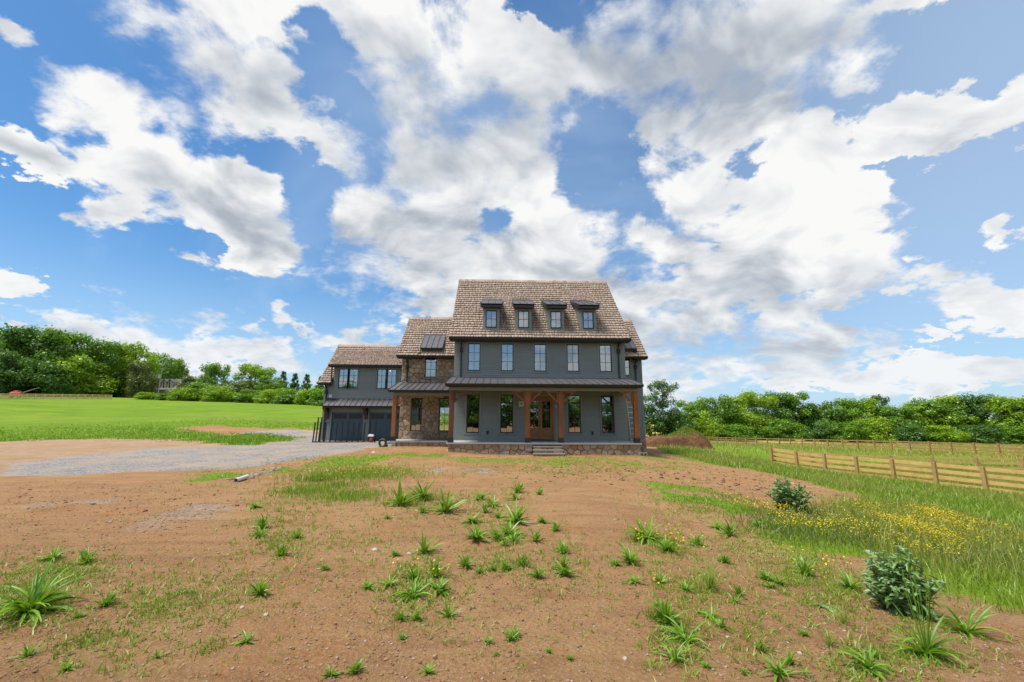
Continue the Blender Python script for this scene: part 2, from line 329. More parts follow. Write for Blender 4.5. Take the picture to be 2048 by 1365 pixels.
# ================================================================== terrain
_CP = [(0,0,.30),(-6,2,.30),(6,2,.14),(0,-15,.3),(-15,-12,.3),(15,-12,-.5),(0,8,.24),(-8,10,.18),(6,10,.02),(0,16,.15),(-8,18,.10),(8,17,-.15),
 (-2.6,23.7,.26),(2,23.4,.07),(7.7,23.7,.10),(10.1,30,-.2),(-6.4,27.0,.33),(-4,26.6,.33),(-13.6,34.6,.25),(-8.5,34.4,.28),(-13.4,33,.26),(-20,18,.05),(-26,28,.12),(-40,15,.1),
 (0,45,-.2),(0,75,.4),(0,120,1.2),(-10,60,1.4),(3,32,.1),(8,34,-.2),(27,12,-1.75),(60,15,-2.),(60,-30,-2.2),(-60,-30,.4),(0,-80,.2),(0,-300,0),(-300,-300,1),(300,-300,-2),
 (-260,320,13),(-80,280,9.5),(60,300,-1.5),(240,280,-3.2),(-1400,1900,24),(0,1900,6),(1400,1900,-4),(1400,0,-4),(-1400,0,12)]
for (u, v, zc) in [(0,882,33),(300,878,34),(430,888,30),(0,845,56),(300,832,72),(500,835,60),(0,798,110),(223,795.5,155),(120,797,132),(300,800,150),(450,805,136),(640,812,120),(640,846,62),
 (1300,893,45),(1410,893,46),(1415,887,92),(1700,899,66),(2048,918,44),(1545,931,34.5),(1750,958,28),(1993,988,22.5),(1500,950,19.8),(1700,990,14.8),(1290,908,25.5),(2048,1100,9.4),(2048,1230,4.9),
 (1300,870,130),(1600,880,120),(2040,890,100),(1420,905,36)]:
    _CP.append(tuple(atz(u, v, zc)))
_CP = np.array(_CP, float); _c2 = 5.0**2
def _phi(d2): return np.sqrt(d2+_c2)
_n = len(_CP); _A = np.zeros((_n+3, _n+3)); _d = ((_CP[:, None, :2]-_CP[None, :, :2])**2).sum(-1)
_A[:_n, :_n] = _phi(_d) - np.eye(_n)*.15; _A[:_n, _n] = 1; _A[:_n, _n+1:] = _CP[:, :2]; _A[_n, :_n] = 1; _A[_n+1:, :_n] = _CP[:, :2].T
_W = np.linalg.solve(_A, np.concatenate([_CP[:, 2], np.zeros(3)]))
def T(x, y, fine=True):
    x = np.asarray(x, float); y = np.asarray(y, float); z = _W[_n]+_W[_n+1]*x+_W[_n+2]*y
    for i in range(_n): z = z+_W[i]*_phi((x-_CP[i, 0])**2+(y-_CP[i, 1])**2)
    if fine:
        near = np.exp(-((x/22)**2+((y-8)/22)**2))
        z = z+near*((fbm(x*.45, y*.45, 3, 3)-.5)*.12+(fbm(x*2.2+.5*y, y*2.6, 4, 8)-.5)*.04+(fbm(x*9., y*9., 3, 9)-.5)*.02)
        rt = np.exp(-(((x-7)/5)**2+((y-17)/5)**2)); z = z+rt*(fbm(x*1.6, y*2.2, 4, 21)-.5)*.32      # churned soil at the right
        lt = np.exp(-(((x+9)/6)**2+((y-10)/2.2)**2)); z = z+lt*(fbm(x*.7, y*3.0, 4, 22)-.5)*.16      # wheel ruts at the left
    return z
def gp(u, v):
    r = ray(u, v); a = .4; t = .4
    for i in range(400):
        t2 = t*1.03+.02; P = EYE+t2*r
        if P[2] < T(P[0], P[1]): break
        t = t2
    lo, hi = t, t2
    for i in range(14):
        m = (lo+hi)/2; P = EYE+m*r
        if P[2] < T(P[0], P[1]): hi = m
        else: lo = m
    P = EYE+hi*r; return float(P[0]), float(P[1])
def gpoly(px): return np.array([gp(*q) if len(q) == 2 else q[1:] for q in px])
def sdist(x, y, poly):
    """signed distance, positive inside"""
    x = np.asarray(x, float); y = np.asarray(y, float); d = np.full(x.shape, 1e18); ins = np.zeros(x.shape, bool); n = len(poly)
    for i in range(n):
        a = poly[i]; b = poly[(i+1) % n]; e = b-a; wx = x-a[0]; wy = y-a[1]; t = np.clip((wx*e[0]+wy*e[1])/max(1e-9, e@e), 0, 1)
        d = np.minimum(d, (wx-t*e[0])**2+(wy-t*e[1])**2)
        c = (a[1] > y) != (b[1] > y); xi = a[0]+(y-a[1])/((b[1]-a[1]) if abs(b[1]-a[1]) > 1e-12 else 1e-12)*e[0]; ins ^= c & (x < xi)
    d = np.sqrt(d); return np.where(ins, d, -d)
W_ = lambda x, y: ('w', x, y)
P_FIELD = gpoly([(0,884),(60,881),(150,879),(260,877),(350,880),(430,888),(500,890),(560,884),(600,876),(520,868),(470,870),(420,866),(360,860),(352,854),(440,853),(540,857),(640,859), W_(-15,48), W_(-4,55), W_(-4,200), W_(0,1900), W_(-1400,1900), W_(-1400,10), W_(-70,12)])
P_GRAVEL = gpoly([(0,950),(0,928),(130,915),(300,897),(430,895),(560,884),(610,876),(650,868), W_(-14.5,39), W_(-6.6,36), W_(-6.6,30), (788,886),(768,893),(700,906),(620,917),(520,931),(380,942),(300,944),(150,952)])
P_SPUR = gpoly([(475,869),(520,862),(580,860),(640,862),(640,872),(600,878),(530,877)])
P_TAN = gpoly([(0,880),(300,878),(560,884),(620,890),(620,905),(400,920),(150,936),(0,950), W_(-60,14), W_(-60,30)])
P_RIGHT = gpoly([(1294,893),(1340,905),(1420,928),(1500,940),(1600,962),(1700,988),(1760,1000),(1700,1015),(1600,1030),(1545,1045),(1560,1075),(1640,1105),(1740,1110),(1840,1150),(1900,1180),(1985,1190),(2048,1225), W_(14,4), W_(60,-30), W_(1400,-60), W_(1400,1900), W_(0,1900), W_(8,60), W_(11,40)])
P_HAY = np.array([atz(1380,884,105)[:2], atz(1500,888,82)[:2], atz(1700,899,62)[:2], atz(2048,918,44)[:2], (70,36), (140,20), (1400,-60), (1400,1900), (20,1900), (20,150)])
P_HAY2 = gpoly([(1600,920),(1750,930),(2048,952),(2048,985),(1900,972),(1720,950),(1590,935)])
P_FLOWER = gpoly([(1500,1045),(1600,1035),(1700,1030),(1830,1015),(1960,1040),(2048,1075),(2048,1140),(1950,1135),(1850,1120),(1740,1095),(1640,1085),(1560,1075)])
P_PATCHES = [(gpoly(q), d) for q, d in [
 ([(1290,962),(1340,955),(1420,985),(1490,1005),(1500,1030),(1440,1040),(1380,1020),(1310,1000)], .95),
 ([(400,935),(560,922),(760,906),(900,905),(900,916),(760,925),(640,940),(520,955),(440,975),(380,980)], .7),
 ([(900,912),(1080,917),(1290,912),(1420,935),(1300,945),(1120,935),(1000,930),(900,925)], .55),
 ([(1540,1070),(1640,1105),(1720,1140),(1680,1165),(1560,1150),(1530,1110)], .6),
 ([(640,930),(700,922),(790,925),(800,950),(740,975),(660,975)], .5),
 ([(560,975),(640,970),(760,985),(740,1015),(640,1020),(540,1010)], .4),
 ([(0,1110),(120,1090),(190,1130),(150,1170),(0,1180)], .5), ([(250,1165),(420,1160),(480,1200),(430,1250),(300,1240)], .35), ([(500,1040),(600,1040),(620,1110),(520,1120)], .3),
 ([(1290,885),(1340,893),(1420,915),(1500,935),(1420,935),(1300,912)], .5)]]
def masks(x, y):
    nz = (fbm(x*.9, y*.9, 4, 31)-.5); n2 = fbm(x*.35, y*.35, 3, 37)-.5
    far = np.hypot(x, y); sc = 1+far*.02
    def s(poly, wdt=.35, amp=1.2): return sstep(sdist(x, y, poly)+nz*amp*sc, -wdt*sc, wdt*sc)
    fld = s(P_FIELD, .5, 2.); rt = s(P_RIGHT, .45, 1.8); g = np.maximum(fld, rt)
    sp = np.zeros_like(x)
    for poly, d in P_PATCHES: sp = np.maximum(sp, d*s(poly, .6, 1.6)*sstep(fbm(x*1.1, y*1.1, 4, 44), .26, .52))
    loose = .16*sstep(fbm(x*.5, y*.5, 4, 51), .5, .72)*np.exp(-((x/30)**2+(y/40)**2))
    gv = np.maximum(s(P_GRAVEL, .4, 1.2), s(P_SPUR, .4, 1.))
    tn = s(P_TAN, .6, 1.5)
    gr = np.maximum(g, np.maximum(sp, loose)*(1-gv))
    hay = np.maximum(s(P_HAY, 1.5, 3.), .75*s(P_HAY2, 1., 2.))
    pave = .8*np.maximum(.75*sstep(fbm(x*.5+8, y*.8, 4, 61), .58, .76)*np.exp(-(((x+8)/6)**2+((y-9)/4)**2)), sstep(fbm(x*.8+3, y*.8, 4, 62), .5, .66)*np.exp(-(((x+1.5)/2)**2+((y-16.5)/2.)**2)))
    return gr, gv*(1-.0*g), tn, hay, fld, rt, pave
# ================================================================== ground
def f_ground(n):
    p = n.pos(); gr = n.attr('grass'); gv = n.attr('gravel'); tn = n.attr('tan'); hy = n.attr('hay'); pv = n.attr('pave')
    big = n.noise(p, .32, 4, .6, .4); mid = n.noise(p, 1.7, 5, .62, .6); fine = n.noise(p, 16, 6, .65); grit = n.noise(p, 70, 5, .75); crumb = n.voro(p, 26, 'F1')
    sm = n.n.new('ShaderNodeMapping'); sm.inputs['Scale'].default_value = (.35, 1.5, .5); sm.inputs['Rotation'].default_value = (0, 0, .25); n.l.new(p, sm.inputs[0]); stk = n.noise(sm.outputs[0], 1.6, 6, .62, .9)
    dirt = n.mix(n.smooth(big, .32, .68), (0.243, 0.135, 0.0606), (0.327, 0.213, 0.107)); dirt = n.mix(n.smooth(mid, .42, .72, 0, .6), dirt, (0.185, 0.0927, 0.0407))
    dirt = n.mix(n.smooth(stk, .5, .66, 0, .65), dirt, (0.145, 0.071, 0.031)); dirt = n.mix(n.smooth(stk, .46, .34, 0, .5), dirt, (0.363, 0.247, 0.133))
    dirt = n.mix(n.smooth(fine, .45, .72, 0, .5), dirt, (0.363, 0.247, 0.137)); dirt = n.mix(n.smooth(grit, .52, .75, 0, .5), dirt, (0.123, 0.0633, 0.031))
    dirt = n.mix(n.smooth(crumb, .15, .55, 0, .4), n.mix(.35, dirt, (.40, .25, .14)), n.mix(.55, dirt, (.10, .046, .022)))
    hue = n.noise(p, .75, 5, .65); dirt = n.mix(n.smooth(hue, .5, .7, 0, .38), dirt, n.mix(1, dirt, (1.05, .80, .66), 'MULTIPLY'))
    dirt = n.mix(1, dirt, (1.14, 1.07, .95), 'MULTIPLY')
    peb = n.voro(p, 42, 'F1'); pc = n.voro(p, 42, 'F1', 'Color')
    sepc = n.n.new('ShaderNodeSeparateColor'); n.l.new(pc, sepc.inputs[0])
    pm = n.math('MULTIPLY', n.smooth(peb, .22, .34, 1, 0), n.math('GREATER_THAN', sepc.outputs[0], .82))
    dirt = n.mix(n.math('MULTIPLY', pm, .75), dirt, n.mix(sepc.outputs[1], (0.349, 0.278, 0.193), (0.436, 0.401, 0.318)))
    tanc = n.mix(n.smooth(mid, .3, .7), (0.304, 0.191, 0.109), (0.383, 0.284, 0.191)); dirt = n.mix(n.math('MULTIPLY', tn, n.smooth(big, .3, .6, .35, .9)), dirt, tanc)
    gst = n.voro(p, 13, 'F1', 'Color'); sg = n.n.new('ShaderNodeSeparateColor'); n.l.new(gst, sg.inputs[0]); gd = n.voro(p, 13, 'DISTANCE_TO_EDGE')
    grav = n.ramp(sg.outputs[0], [(0, (0.172, 0.165, 0.158)), (.5, (0.277, 0.267, 0.257)), (1, (0.396, 0.383, 0.37))]); grav = n.mix(n.smooth(gd, 0, .09, .8, 0), grav, (0.0594, 0.0495, 0.0429))
    grav = n.mix(n.smooth(n.noise(p, .5, 4, .6), .38, .66, 0, .8), grav, (0.37, 0.277, 0.198))
    gvm = n.smooth(n.math('ADD', gv, n.math('MULTIPLY', n.math('SUBTRACT', mid, .5), .7)), .3, .7)
    col = n.mix(gvm, dirt, grav)
    pvm = n.math('MULTIPLY', n.smooth(n.math('ADD', pv, n.math('MULTIPLY', n.math('SUBTRACT', fine, .5), .9)), .35, .6), .8); col = n.mix(pvm, col, n.mix(.25, grav, (0.277, 0.238, 0.205)))
    # grass
    st = n.n.new('ShaderNodeMapping'); st.inputs['Scale'].default_value = (.035, .10, .1); n.l.new(p, st.inputs[0]); band = n.noise(st.outputs[0], 1., 4, .55, .5)
    g1 = n.mix(n.smooth(n.noise(p, 3.5, 6, .7), .3, .7), (.095, .185, .008), (.175, .265, .012)); g1 = n.mix(n.smooth(band, .4, .62, 0, .75), g1, (.20, .295, .012))
    g1 = n.mix(n.smooth(n.noise(p, .22, 6, .68), .38, .62, 0, .45), g1, (.075, .155, .010)); g1 = n.mix(n.smooth(band, .53, .66, 0, .75), g1, (.165, .185, .04)); g1 = n.mix(n.smooth(n.noise(p, 40, 3), .5, .75, 0, .45), g1, (.07, .12, .008))
    hayc = n.mix(n.smooth(n.noise(p, .8, 6, .7), .3, .7), (.34, .30, .065), (.46, .39, .115)); hayc = n.mix(n.smooth(band, .35, .5, .55, 0), hayc, (.25, .29, .04))
    g1 = n.mix(hy, g1, hayc)
    gm = n.smooth(n.math('ADD', gr, n.math('MULTIPLY', n.math('SUBTRACT', n.noise(p, 6, 6, .7), .5), 1.1)), .3, .72); col = n.mix(gm, col, g1)
    h = n.math('ADD', n.math('ADD', n.math('MULTIPLY', fine, .8), n.math('MULTIPLY', grit, .5)), n.math('ADD', n.math('SUBTRACT', n.math('MULTIPLY', mid, .5), n.math('MULTIPLY', crumb, .35)), n.math('MULTIPLY', pm, .25)))
    return pbr(n, col, .95, 0, h, 1.0, .045, .15)
M['ground'] = mat('ground_soil', f_ground)
def axis(n, ext0, ext1, c, b):
    s0 = np.linspace(-1, 0, n//3, endpoint=False); s1 = np.linspace(0, 1, n-n//3)
    return np.concatenate([c+np.sinh(b*s0)/math.sinh(b)*(c-ext0), c+np.sinh(b*s1)/math.sinh(b)*(ext1-c)])
gx_ = np.sinh(7.0*np.linspace(-1, 1, 560))/math.sinh(7.0)*1800; gy_ = axis(600, -320, 2300, 3.5, 7.0)
GX, GY = np.meshgrid(gx_, gy_); GZ = T(GX, GY); nxg, nyg = len(gx_), len(gy_)
idx = np.arange(nxg*nyg).reshape(nyg, nxg); Fq = np.stack([idx[:-1, :-1].ravel(), idx[:-1, 1:].ravel(), idx[1:, 1:].ravel(), idx[1:, :-1].ravel()], 1)
ground = npmesh('ground', np.stack([GX.ravel(), GY.ravel(), GZ.ravel()], 1), Fq, M['ground'], smooth=True); ground['kind'] = 'structure'
mk = masks(GX.ravel(), GY.ravel())
for nm, a in zip(('grass', 'gravel', 'tan', 'hay', None, None, 'pave'), mk):
    if nm: at = ground.data.attributes.new(nm, 'FLOAT', 'POINT'); at.data.foreach_set('value', np.ascontiguousarray(a, np.float32))
# ================================================================== house
house = empty('farmhouse', (0, 26.4, 0)); HO = (0, 26.4, 0)
tag(house, 'large grey green sided house with stone wing, shake roof, garage wing and timber porch', 'house')
def part(mb, name, m, parent=None, smooth=False): return mb.build(name, M[m] if isinstance(m, str) else m, parent or house, smooth, HO)
def cut(x0, x1, z0, z1, holes):
    """rectangles left of x0..x1 / z0..z1 once holes are cut out"""
    zs = sorted({z0, z1} | {min(max(h[i], z0), z1) for h in holes for i in (2, 3)}); o = []
    for a, b in zip(zs, zs[1:]):
        if b-a < 1e-4: continue
        m = (a+b)/2; hs = sorted((h[0], h[1]) for h in holes if h[2] < m < h[3]); x = x0
        for h0, h1 in hs:
            if h0 > x: o.append((x, min(h0, x1), a, b))
            x = max(x, h1)
        if x < x1-1e-4: o.append((x, x1, a, b))
    return o
def wall(name, x0, x1, z0, z1, y, thick, holes, m, parent=None):
    mb = MB()
    for a, b, c, d in cut(x0, x1, z0, z1, holes): mb.box(a, b, y, y+thick, c, d)
    return part(mb, name, m, parent)
def siding(parent, x0, x1, z0, z1, y, holes, exp=.118, single=True):
    z = z0; allmb = MB()
    while z < z1-.02:
        zt = min(z+exp, z1); rows = [(x0, x1)]
        for h in holes:
            if h[2] < zt-.01 and h[3] > z+.01:
                rows = [q for a, b in rows for q in ((a, min(b, h[0])), (max(a, h[1]), b)) if q[1]-q[0] > .02]
        for a, b in rows:
            j = R.uniform(-.0015, .0015); mb = MB() if single else allmb
            mb.hexa([(a, y-.036+j, z), (b, y-.036+j, z), (b, y, z), (a, y, z), (a, y-.005+j, zt+.012), (b, y-.005+j, zt+.012), (b, y, zt+.012), (a, y, zt+.012)])
            if single: part(mb, 'siding_board', 'siding', parent)
        z += exp
    if not single: o = part(allmb, 'siding_boards', 'siding', parent); o['kind'] = 'stuff'
def window(x0, x1, z0, z1, y, cols=2, rows=3, trim=.1, trimtop=.16, transom=None, fw=.055, dep=.12, label=None, sill=None, tmat='trim'):
    mb = MB(); yf = y-.03
    mb.box(x0, x0+fw, yf, y+dep, z0, z1).box(x1-fw, x1, yf, y+dep, z0, z1).box(x0+fw, x1-fw, yf, y+dep, z0, z0+fw*1.15).box(x0+fw, x1-fw, yf, y+dep, z1-fw, z1)
    zz = z1-fw
    if transom: mb.box(x0+fw, x1-fw, yf+.004, y+dep, transom, transom+.07); zz = transom
    o = part(mb, 'window', 'frame')
    if label: o['label'] = label
    gx0, gx1, gz0 = x0+fw, x1-fw, z0+fw*1.15; mt = MB(); ym = y+.005; t = .012
    for c in range(1, cols): xm = gx0+(gx1-gx0)*c/cols; mt.box(xm-t, xm+t, ym, ym+.035, gz0, zz)
    for r_ in range(1, rows): zm = gz0+(zz-gz0)*r_/rows; mt.box(gx0, gx1, ym+.002, ym+.033, zm-t, zm+t)
    part(mt, 'muntin', 'frame', o)
    cells = [(gx0+(gx1-gx0)*c/cols, gx0+(gx1-gx0)*(c+1)/cols, gz0+(zz-gz0)*q/rows, gz0+(zz-gz0)*(q+1)/rows) for c in range(cols) for q in range(rows)]
    if transom: cells.append((gx0, gx1, transom+.07, z1-fw))
    tx, tz = R.uniform(-.004, .004), R.uniform(-.005, .005)
    for a, b, c, d in cells:
        yb = y+.024; f = lambda X, Z: yb+tx*(X-gx0)+tz*(Z-gz0)+R.uniform(-.0006, .0006)
        part(MB().add([(a, f(a, c), c), (b, f(b, c), c), (b, f(b, d), d), (a, f(a, d), d)], [(0, 1, 2, 3)]), 'pane', 'glass', o)
    if trim:
        q = MB(); tt = trimtop; yt = y-.042
        q.box(x0-trim, x0, yt, y, z0-trim, z1+tt).box(x1, x1+trim, yt, y, z0-trim, z1+tt).box(x0, x1, yt, y, z1, z1+tt).box(x0, x1, yt-.004, y, z0-trim, z0)
        part(q, 'trim', tmat, o)
    if sill: part(MB().box(x0-.08, x1+.08, y-.11, y+.02, z0-.09, z0-.003), 'sill', sill, o)
    return o
def shakes(name, P0, U, L, V, H, exp=.285, parent=None):
    """rows of split shakes on the plane at P0 spanned by unit U (length L) and unit V up the slope (length H)"""
    P0 = np.array(P0, float); U = np.array(U, float); V = np.array(V, float); Nn = np.cross(U, V); Nn /= np.linalg.norm(Nn); k = 0; vs = []; ts = []
    if Nn[2] < 0: Nn = -Nn
    ny = int(H/exp)+1; wav = R.random()*10
    for k in range(ny):
        h0 = k*exp; h1 = min(h0+exp+.05, H+.02); x = -R.uniform(0, .08)
        while x < L:
            ww = R.uniform(.11, .28); a = max(x, -.01)+.0015; b = min(x+ww, L+.01)-.0015; x += ww
            if b-a < .02: continue
            j = R.uniform(-.022, .022)+.012*math.sin(a*.9+k+wav); th = R.uniform(.046, .072); jl = R.uniform(-.006, .006)
            t = min(1, max(0, R.gauss(.5, .15)))
            lo0 = P0+V*(h0+j); hi0 = P0+V*h1
            p = [lo0+U*a+Nn*(.012+jl), lo0+U*b+Nn*(.012+jl*.5), hi0+U*b+Nn*.002, hi0+U*a+Nn*.002]
            q = [lo0+U*a+Nn*(.012+th+jl), lo0+U*b+Nn*(.012+th+jl*.5), hi0+U*b+Nn*.012, hi0+U*a+Nn*.012]
            vs += p+q; ts += [t]*6
    V8 = np.array(vs); V8[:, 1] -= HO[1]; nb = len(V8)//8
    base = np.array([(0,3,2,1),(4,5,6,7),(0,1,5,4),(1,2,6,5),(2,3,7,6),(3,0,4,7)])
    F = (np.arange(nb)[:, None, None]*8+base[None]).reshape(-1, 4)
    o = npmesh(name, V8, F, M['shake'], ts, parent or house); o['kind'] = 'stuff'; return o
def roofslab(name, x0, x1, ye, ze, yr, zr, th=.14):
    return part(MB().prismx([(ye, ze), (yr, zr), (yr, zr-th*1.4), (ye, ze-th)], x0, x1), name, 'deck')
def gable(name, x0, x1, ye, ze, yr, zr, yb, zb=None, exp=.285, rakes=(True, True)):
    zb = zb if zb is not None else ze
    mb = MB().prismx([(ye, ze-.0), (yr, zr), (yb, zb), (yb, zb-.16), (yr, zr-.22), (ye, ze-.16)], x0, x1); o = part(mb, name, 'deck')
    d = np.array([0, yr-ye, zr-ze]); H = np.linalg.norm(d); shakes('shakes', (x0, ye-.03, ze-.03), (1, 0, 0), x1-x0, d/H, H+.03, exp, o)
    d2 = np.array([0, yr-yb, zr-zb]); H2 = np.linalg.norm(d2); shakes('shakes', (x1, yb+.03, zb-.03), (-1, 0, 0), x1-x0, d2/H2, H2+.03, exp, o)
    mb = MB(); x = x0-.02
    while x < x1:
        e = min(x+R.uniform(.2, .28), x1+.02); j = R.uniform(0, .02); t = R.uniform(.1, .8); s_ = (zr-ze)/(yr-ye); hh = .20
        mb.hexa([(x, yr-hh, zr-hh*s_+.055+j), (e, yr-hh, zr-hh*s_+.045), (e, yr, zr+.045), (x, yr, zr+.06+j), (x, yr-hh, zr-hh*s_+.09+j), (e, yr-hh, zr-hh*s_+.075), (e, yr, zr+.085), (x, yr, zr+.10+j)], t)
        mb.hexa([(x, yr, zr+.045), (e, yr, zr+.045), (e, yr+hh, zr-hh*s_+.045), (x, yr+hh, zr-hh*s_+.055), (x, yr, zr+.10+j), (e, yr, zr+.085), (e, yr+hh, zr-hh*s_+.075), (x, yr+hh, zr-hh*s_+.09)], t); x = e
    q = part(mb, 'ridge_caps', 'shake', o); q['kind'] = 'stuff'; return o
def metal_roof(name, x0, x1, ye, ze, yt, zt, pw=.385, parent=None):
    """standing seam shed roof, every pan a piece of its own"""
    base = part(MB().prismx([(ye+.02, ze-.03), (yt, zt-.03), (yt, zt-.09), (ye+.02, ze-.09)], x0+.01, x1-.01), name, 'black', parent); n = max(1, round((x1-x0)/pw)); d = (x1-x0)/n
    ln = math.hypot(yt-ye, zt-ze); ny, nz = -(zt-ze)/ln, (yt-ye)/ln
    for i in range(n):
        a, b = x0+i*d, x0+(i+1)*d; w_ = R.uniform(-.003, .003); mb = MB()
        mb.hexa([(a, ye, ze-.025), (b, ye, ze-.025), (b, yt, zt-.025), (a, yt, zt-.025), (a, ye, ze+w_), (b, ye, ze+w_), (b, yt, zt+w_), (a, yt, zt+w_)])
        mb.hexa([(a-.011, ye-.004, ze-.01), (a+.011, ye-.004, ze-.01), (a+.011, yt, zt), (a-.011, yt, zt), (a-.011, ye+ny*.045-.004, ze+nz*.045), (a+.011, ye+ny*.045-.004, ze+nz*.045), (a+.011, yt+ny*.045, zt+nz*.045), (a-.011, yt+ny*.045, zt+nz*.045)])
        if i == n-1: mb.hexa([(b-.011, ye-.004, ze-.01), (b+.011, ye-.004, ze-.01), (b+.011, yt, zt), (b-.011, yt, zt), (b-.011, ye+ny*.045-.004, ze+nz*.045), (b+.011, ye+ny*.045-.004, ze+nz*.045), (b+.011, yt+ny*.045, zt+nz*.045), (b-.011, yt+ny*.045, zt+nz*.045)])
        part(mb, 'metal_panel', 'metal', base if parent is None else parent)
    return base
def gutter(x0, x1, y, z, h=.13, parent=None):
    mb = MB().prismx([(y, z), (y+.13, z), (y+.13, z-h), (y+.04, z-h), (y+.012, z-h*.45)], x0, x1); mb.box(x0, x1, y-.012, y+.01, z-.02, z+.008); return part(mb, 'gutter', 'black', parent)
def downspout(x, y, ztop, zbox, zbot, yg):
    mb = MB(); mb.beam((x, yg, ztop+.02), (x, y-.06, zbox+.30), .075, .075, upv=(1, 0, 0)); mb.box(x-.036, x+.036, y-.1, y-.02, zbox+.1, zbox+.31); mb.box(x-.036, x+.036, y-.1, y-.02, zbot, zbox-.1)
    mb.box(x-.11, x+.11, y-.2, y-.015, zbox+.09, zbox+.13).hexa([(x-.065, y-.15, zbox-.12), (x+.065, y-.15, zbox-.12), (x+.065, y-.015, zbox-.12), (x-.065, y-.015, zbox-.12), (x-.095, y-.185, zbox+.09), (x+.095, y-.185, zbox+.09), (x+.095, y-.015, zbox+.09), (x-.095, y-.015, zbox+.09)])
    mb.box(x-.10, x+.10, y-.18, y-.015, zbox-.135, zbox-.11); return part(mb, 'downspout', 'black')
def bracket(px, y, zt, s, reach=.72, drop=.66, m='post', ax=0):
    """Y-brace: short leg on the post, arm under the beam, diagonal strut; s = -1/+1 direction"""
    mb = MB(); w_ = .085; y0, y1 = y-.06, y+.06
    mb.box(min(px, px+s*w_), max(px, px+s*w_), y0, y1, zt-drop, zt-.003); mb.box(min(px+s*w_, px+s*reach), max(px+s*w_, px+s*reach), y0+.003, y1-.003, zt-w_, zt-.003)
    a = .045; x0_, z0_, x1_, z1_ = px+s*w_*.9, zt-drop+.10, px+s*(reach-.14), zt-w_
    dx_, dz_ = x1_-x0_, z1_-z0_; L_ = math.hypot(dx_, dz_); ox, oz = -dz_/L_*a, dx_/L_*a
    poly = [(x0_-ox, z0_-oz), (x1_-ox, z1_-oz), (x1_+ox, z1_+oz), (x0_+ox, z0_+oz)]
    mb.prism(poly if s > 0 else poly[::-1], y0+.012, y1-.012); return mb
def post(x, y, z0, z1, m, w_=.245, brs=(), label=None):
    h = w_/2; b = .012; mb = MB(); ring = [(-h+b, -h), (h-b, -h), (h, -h+b), (h, h-b), (h-b, h), (-h+b, h), (-h, h-b), (-h, -h+b)]
    mb.add([(x+p, y+q, z0) for p, q in ring]+[(x+p, y+q, z1) for p, q in ring], [tuple(range(7, -1, -1)), tuple(range(8, 16))]+[(i, (i+1) % 8, (i+1) % 8+8, i+8) for i in range(8)])
    o = part(mb, 'porch_post', m)
    if label: o['label'] = label
    e = .014; k = MB(); k.hexa([(x-h-e-.015, y-h-e-.015, z0+.002), (x+h+e+.015, y-h-e-.015, z0+.002), (x+h+e+.015, y+h+e+.015, z0+.002), (x-h-e-.015, y+h+e+.015, z0+.002)]+[(x+a*(h+e), y+c*(h+e), z0+.26) for a, c in ((-1,-1),(1,-1),(1,1),(-1,1))]); part(k, 'post_shoe', 'black', o)
    for s in brs: part(bracket(x+s*h, y, z1, s, m=m), 'brace', m, o)
    return o
